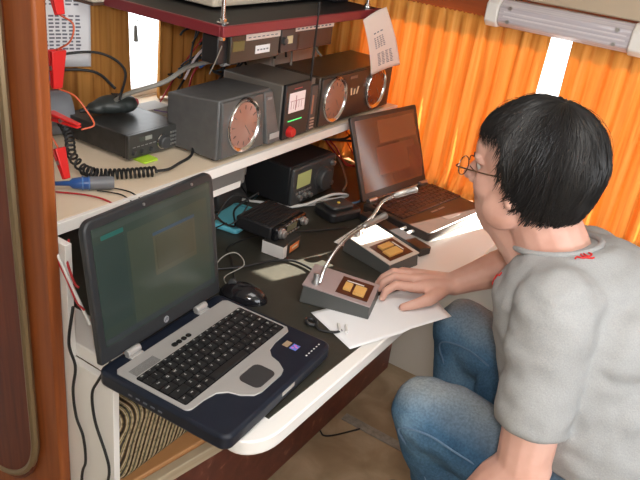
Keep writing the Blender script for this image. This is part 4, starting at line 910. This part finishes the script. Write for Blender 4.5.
# left hand, hanging relaxed
D = (WRL - ELL_).normalized(); sd = V(-.2, .98, .1).normalized(); sd = (sd - D * sd.dot(D)).normalized(); fn_ = D.cross(sd)
kn = [WRL + D * .085 + sd * (k * .021 - .031) + fn_ * .0 for k in (3, 2, 1, 0)]
tp = [(k + D * .036 + fn_ * -.006, k + D * .058 + fn_ * -.018, k + D * .070 + fn_ * -.034) for k in kn]
hand(WRL, kn, tp, [WRL + D * .02 + sd * .02, WRL + D * .045 + sd * .045, WRL + D * .075 + sd * .052, WRL + D * .098 + sd * .048], 1)
# legs
for hp, kn_, an in ((HIPL, KNL, ANL), (HIPR, KNR, ANR)):
    chain(bm, [(hp, .092), (hp.lerp(kn_, .5), .076), (kn_, .060)]); chain(bm, [(kn_, .058), (kn_.lerp(an, .35), .054), (an, .036)])
    chain(bm, [(an + V(.03, 0, -.02), .036), (an + V(-.08, 0, -.052), .034), (an + V(-.14, 0, -.068), .026)])
T(bm); me = bake(bm, .0032, 5, .5); body = meshobj('body', me, SKIN, man)
# ---- t-shirt
bm = new(); ell(bm, [(c, a * 1.03 + .006, b * 1.03 + .006, y, t) for c, a, b, y, t in [((-.035, 1.266, .668), .184, .190, YAW, .06)] + TORSO[3:-1]] + [((-.207, 1.257, 1.018), .078, .090, YAW, -.3)])
ball(bm, (-.185, 1.262, .93), (.125, .15, .09)); ball(bm, (-.09, 1.262, .90), (.13, .175, .105))
ball(bm, SHL + V(.0, .03, -.005), (.074, .080, .064)); ball(bm, SHR + V(.02, -.03, 0), (.078, .08, .07))
caps(bm, SHL, NECK + V(.03, -.05, -.045), .066, .050); caps(bm, SHR, NECK + V(.04, .05, -.045), .064, .050)
SLV = SHL.lerp(ELL_, .75); ball(bm, SHL + V(.0, 0, -.012), .071, seg=24); cyl(bm, SHL + V(.0, 0, -.012), SLV, .071, .062, n=32)
SRV = SHR.lerp(ELR, .80); ball(bm, SHR, .070, seg=24); cyl(bm, SHR, SRV, .070, .062, n=32)
def wr(co):
    p = co * 1.0; n1 = mnoise.noise(V(p.x * 9, p.y * 9, p.z * 26)); n2 = mnoise.noise(V(p.x * 26 + 5, p.y * 14, p.z * 30)); n3 = mnoise.noise(V(p.x * 60, p.y * 60 + 3, p.z * 50))
    return .0065 * n1 + .0042 * n2 + .0006 * n3
T(bm); me = bake(bm, .0045, 14, .6, wr)
sh_ = meshobj('t_shirt', me, SHIRT, man)
for p in me.polygons: p.use_smooth = True
so2 = sh_.modifiers.new('s', 'SOLIDIFY'); so2.thickness = .003; so2.offset = 1
def ringat(bm, c, d, R, r, sy=1): torus(bm, c, d, R, r, 48, 8, 0, sy)
bm = new(); torus(bm, NECK + V(.004, -.002, -.002), (-.30, .04, 1), .0780, .0060, 48, 8); T(bm); link('collar', bm, SHIRT, man, angle=180)
# ---- red embroidery at the nape and on the chest
from mathutils.bvhtree import BVHTree
bvh = BVHTree.FromPolygons([v.co + Vector((.04, 1.27, 0)) for v in me.vertices], [tuple(p.vertices) for p in me.polygons])
def stitch(c, pts, sc, r=.0016):
    loc, nrm, _, _ = bvh.find_nearest(Vector(c)); u = V(0, 0, 1).cross(nrm).normalized(); v = nrm.cross(u); out = []
    for a, b in smooth_path([V(p[0], p[1], 0) for p in pts], 6) and [(q.x, q.y) for q in smooth_path([V(p[0], p[1], 0) for p in pts], 6)]:
        q, n2, _, _ = bvh.find_nearest(loc + u * a * sc + v * b * sc); out.append(q + n2 * .0045)
    bm = new(); tube(bm, out, r, 6); T(bm); return link('embroidery', bm, RED, man, angle=180)
stitch((-.175, 1.19, 1.06), [(-1, .6), (-.4, 1), (.2, .5), (-.2, 0), (-.9, -.3), (-.3, -.6), (.4, -.2), (.6, .8), (.3, 1.3)], .011)
stitch((-.175, 1.19, 1.06), [(.3, .4), (.7, -.4), (.5, -1.3), (1.0, -1.6)], .011)
stitch((-.345, 1.20, .945), [(0, 1), (.5, .6), (-.3, .2), (.4, -.3), (-.2, -.8), (.4, -1.3)], .013)
stitch((-.345, 1.20, .87), [(0, .8), (.4, .3), (-.3, -.2), (.3, -.8)], .012)
# ---- jeans
bm = new(); ell(bm, [((.065, 1.27, .425), .14, .185, YAW, 0), ((.06, 1.27, .50), .165, .20, YAW, 0), ((.0, 1.27, .58), .195, .19, YAW, 0), ((-.01, 1.27, .70), .168, .182, YAW, 0)]); ball(bm, (-.12, 1.285, .56), (.10, .13, .075)); ball(bm, (-.235, 1.345, .595), (.10, .075, .075))
for hp, kn_, an in ((HIPL, KNL, ANL), (HIPR, KNR, ANR)):
    chain(bm, [(hp, .110), (hp.lerp(kn_, .5), .092), (hp.lerp(kn_, .85), .081), (kn_, .074)], 24)
    chain(bm, [(kn_, .074), (kn_.lerp(an, .3), .068), (an + V(0, 0, .02), .055)], 24)
def wj(co):
    p = co; n1 = mnoise.noise(V(p.x * 14, p.y * 10, p.z * 16)); n2 = mnoise.noise(V(p.x * 40 + 5, p.y * 18, p.z * 36)); return .006 * n1 + .003 * n2
T(bm); me = bake(bm, .0045, 10, .6, wj)
jn = meshobj('jeans', me, DENIM, man)
wear = me.color_attributes.new('wear', 'FLOAT_COLOR', 'POINT')
for v in me.vertices:
    p = v.co - PI_.translation; wv = 0
    for hp, kn_ in ((HIPL, KNL), (HIPR, KNR)):
        d = kn_ - hp; t = max(-.1, min(1.05, (p - hp).dot(d) / d.length_squared)); q = p - (hp + d * t); f = q.normalized().dot(V(-.25, 0, .95).normalized())
        if q.length < .14: wv = max(wv, max(0, (f - .35) / .65) * (.25 + .6 * min(1, max(0, t))) * (.8 + .4 * mnoise.noise(p * 14)))
    wear.data[v.index].color = (wv, wv, wv, 1)
# jeans seams
bm = new()
for hp, kn_, an, s in ((HIPL, KNL, ANL, 1), (HIPR, KNR, ANR, 1)):
    pts = []
    for t in (.35, .55, .75, .92): c = hp.lerp(kn_, t); r = .094 - .012 * t; pts.append(c + V(0, -.96, .20) * r)
    pts.append(kn_ + V(-.03, -.068, -.02)); pts += [kn_.lerp(an, t) + V(-.02, -.99, 0).normalized() * (.072 - .014 * t) for t in (.2, .4, .6)]
    tube(bm, smooth_path(pts, 6), .0022, 6)
T(bm); link('seam', bm, mat('denim_seam', (.13, .22, .34), .8), man)
# ---- shoes
for an in (ANL, ANR):
    bm = new(); chain(bm, [(V(an.x + .045, an.y, .045), .044), (V(an.x - .02, an.y, .060), .047), (V(an.x - .11, an.y, .045), .044), (V(an.x - .165, an.y, .038), .036)], 20)
    T(bm); me = bake(bm, .005, 6)
    for v in me.vertices: v.co.z = max(v.co.z, .012)
    s = meshobj('shoe', me, mat('dark_teal_shoe', (.03, .06, .065), .6), man)
    bm = new(); prism(bm, [(an.x - .06 + .150 * math.cos(a), an.y + (.048 + .004 * math.cos(2 * a)) * math.sin(a)) for a in [2 * PI * i / 32 for i in range(32)]], .001, .022); T(bm); o = link('sole', bm, mat('sole_grey', (.12, .12, .12), .7), s, bevel=.003)
# ---- hair
tiltM = Matrix.Rotation(math.radians(-16), 3, 'Y')   # crown sits towards the back
def hp_(al, be, k=1.0):
    """point on the hair envelope: al from crown axis, be azimuth (0 = forward)"""
    d_ = tiltM @ V(math.sin(al) * math.cos(be), math.sin(al) * math.sin(be), math.cos(al)); x, y, z = d_
    ct = V(-.012, 0, .022); fx = .108 if x > 0 else .112
    p = V(x * fx, y * .093, z * (.106 if z > 0 else .124)); return ct + p * k
LT = [(0, 1.52), (.14, 1.46), (.28, 1.32), (.36, 1.40), (.42, 1.80), (.48, 2.02), (.58, 2.22), (.7, 2.36), (1, 2.42)]
def lim(be):
    a = abs((be + PI) % (2 * PI) - PI) / PI
    for (a0, l0), (a1, l1) in zip(LT, LT[1:]):
        if a <= a1: return l0 + (l1 - l0) * (a - a0) / (a1 - a0)
    return LT[-1][1]
bm = new(); n = 64; K = 26; rows = []
for k in range(K + 1):
    row = []
    for i in range(n):
        be = 2 * PI * i / n; al = .001 + (lim(be) - .04) * k / K; p = hp_(al, be, .955); p += p.normalized() * .004 * mnoise.noise(p * 50)
        row.append(bm.verts.new(HM @ p))
    rows.append(row)
for A, B in zip(rows, rows[1:]):
    for i in range(n): bm.faces.new((A[i], A[(i + 1) % n], B[(i + 1) % n], B[i]))
rh = random.Random(5)
def strand(be0, a0, a1, w0, lift, sw, curl):
    N = 8; pts = []
    for k in range(N + 1):
        t = k / N; al = a0 + (a1 - a0) * t; be = be0 + sw * t * t + .03 * math.sin(5 * t + be0 * 7)
        kk = .965 + .035 * mnoise.noise(V(math.cos(be) * 2.2, math.sin(be) * 2.2, al * 2.0)) * min(1, al) + lift * math.sin(PI * min(1, t * 1.0)) * .8 + curl * t * t
        pts.append(HM @ hp_(al, be, kk))
    for k in range(N):
        pass
    prev = None
    for k, p in enumerate(pts):
        t = k / N; d = (pts[min(k + 1, N)] - pts[max(k - 1, 0)]).normalized(); out = (p - HM @ V(-.012, 0, .01)).normalized(); s = d.cross(out).normalized(); w_ = w0 * (1 - t ** 2.2) * (.55 + .45 * min(1, 4 * t)) + .0002
        cur = [bm.verts.new(p + s * w_), bm.verts.new(p + out * w_ * .7), bm.verts.new(p - s * w_)]
        if prev:
            for j in range(3): bm.faces.new((prev[j], prev[(j + 1) % 3], cur[(j + 1) % 3], cur[j]))
        prev = cur
for q in range(3600):
    be = rh.uniform(0, 2 * PI); L_ = lim(be); a0 = rh.uniform(.02, L_ * .75) if rh.random() < .85 else rh.uniform(0, .3)
    a1 = min(a0 + rh.uniform(.7, 1.15), L_ + rh.uniform(-.10, .13)); front = abs((be + PI) % (2 * PI) - PI) < .8
    if a1 < a0 + .2: continue
    strand(be, a0, a1, rh.uniform(.0010, .0022), rh.uniform(0, .05), rh.uniform(-.22, .22) + (.25 if front else 0) + .25 * mnoise.noise(V(be * 3, a0 * 3, 1)), rh.uniform(-.03, .045) + .04 * mnoise.noise(V(be * 5, a0 * 4, 7)))
for q in range(110):      # stray hairs on top
    be = rh.uniform(0, 2 * PI); strand(be, rh.uniform(.0, .6), rh.uniform(.9, 1.5), .0006, rh.uniform(.05, .12), rh.uniform(-.5, .5), .02)
for q in range(420):     # fringe and tufts in front of the ear and at the nape
    side = rh.choice((1, -1))
    z = rh.random()
    if z < .35: be = rh.uniform(-.75, .75); a0, a1 = .65, 1.36 + rh.uniform(-.05, .16)
    elif z < .65: be = side * rh.uniform(1.36, 1.95); a0, a1 = 1.3, 1.90 + rh.uniform(-.1, .20) + (.12 if abs(be) > 1.5 else 0)
    else: be = side * rh.uniform(2.0, PI); a0, a1 = 1.7, 2.42 + rh.uniform(-.1, .22)
    strand(be, a0, a1, rh.uniform(.0012, .0024), .012, rh.uniform(-.14, .14), rh.uniform(-.01, .05))
T(bm); link('hair', bm, HAIRM, man, angle=60)
# eyebrow, eyes, glasses
for s in (1, -1):
    bm = new(); ball(bm, H(.0725, s * .029, .004), .0120, seg=16); T(bm); e = link('eye', bm, mat('eye_white', (.75, .72, .68), .2), man)
    bm = new(); ball(bm, H(.0815, s * .029, .003), (.0030, .0050, .0050), R3, seg=14); T(bm); link('iris', bm, mat('iris_brown', (.05, .025, .012), .2), e)
    bm = new()
    for k in range(14): tube(bm, [H(.088 - abs(k - 7) * .001, s * (.016 + k * .0022), .022 + .0015 * math.sin(k * .3)), H(.087 - abs(k - 7) * .001, s * (.020 + k * .0023), .027 - k * .0002)], .0010, 5)
    T(bm); link('eyebrow', bm, HAIRM, man)
bm = new()
for s in (1, -1):
    torus(bm, H(.106, s * .033, -.001), F, .0215, .0011, 30, 6, 0, .82)
    tube(bm, smooth_path([H(.106, s * .055, .006), H(.100, s * .068, .006), H(.05, s * .077, .005), H(.0, s * .082, .004), H(-.012, s * .083, -.012)]), .0015, 6)
    tube(bm, [H(.104, s * .012, -.006), H(.098, s * .011, -.012), H(.094, s * .010, -.014)], .0010, 5)
tube(bm, smooth_path([H(.106, -.012, .004), H(.109, 0, .009), H(.106, .012, .004)]), .0011, 6)
T(bm); g_ = link('glasses', bm, mat('brown_metal_frame', (.20, .12, .08), .25, .7), man)
for s in (1, -1):
    bm = new(); u_, v_ = basis(F); ctr = H(.106, s * .033, -.001)
    A = [bm.verts.new(ctr + (u_ * math.cos(2 * PI * i / 28) + v_ * math.sin(2 * PI * i / 28) * .82) * .021 + F * .0004) for i in range(28)]
    B = [bm.verts.new(v.co - F * .0010) for v in A]
    for i in range(28): bm.faces.new((A[i], A[(i + 1) % 28], B[(i + 1) % 28], B[i]))
    bm.faces.new(A[::-1]); bm.faces.new(B); T(bm); link('lens', bm, GLASS, g_)
# fingernails on the hand on the paper
for (m1_, m2_, tp_) in TP:
    d = (tp_ - m2_).normalized(); sdv = d.cross(V(0, 0, 1)).normalized(); nn = sdv.cross(d)
    bm = new(); ball(bm, tp_ + nn * .0062 + d * .001, (.0055, .0042, .0014), Matrix(((d.x, sdv.x, nn.x), (d.y, sdv.y, nn.y), (d.z, sdv.z, nn.z))), seg=12); T(bm); link('fingernail', bm, mat('nail', (.72, .47, .38), .3), man)
# stool under him
st = thing('stool', 'low round stool under the seated man', 'stool', (.085, 1.275, 0))
bm = new(); lathe(bm, [(.15, .375), (.165, .385), (.165, .402), (.15, .412), (.0001, .414)], Matrix.Identity(4), 36); link('seat', bm, mat('stool_seat', (.06, .04, .03), .6), st)
for k in range(4):
    a = PI / 4 + k * PI / 2; bm = new(); cyl(bm, (.15 * math.cos(a), .15 * math.sin(a), 0), (.11 * math.cos(a), .11 * math.sin(a), .38), .013, n=14); link('leg', bm, RAILW, st)

# ------------------------------------------------------------------ groups of repeats
GR = {'cable': 'cables and wires between the radios', 'test_clip': 'red test clips by the partition', 'desk_microphone': 'desk microphones', 'dial_cabinet': 'dial cabinets on the shelf',
      'slung_radio': 'radios slung below the hanging shelf', 'laptop_computer': 'open laptops on the desk', 'curtain': 'curtains over the windows'}
for o in C.objects:
    b = o.name.split('.')[0]
    if o.parent is None and b in GR and 'category' in o: o['group'] = GR[b]
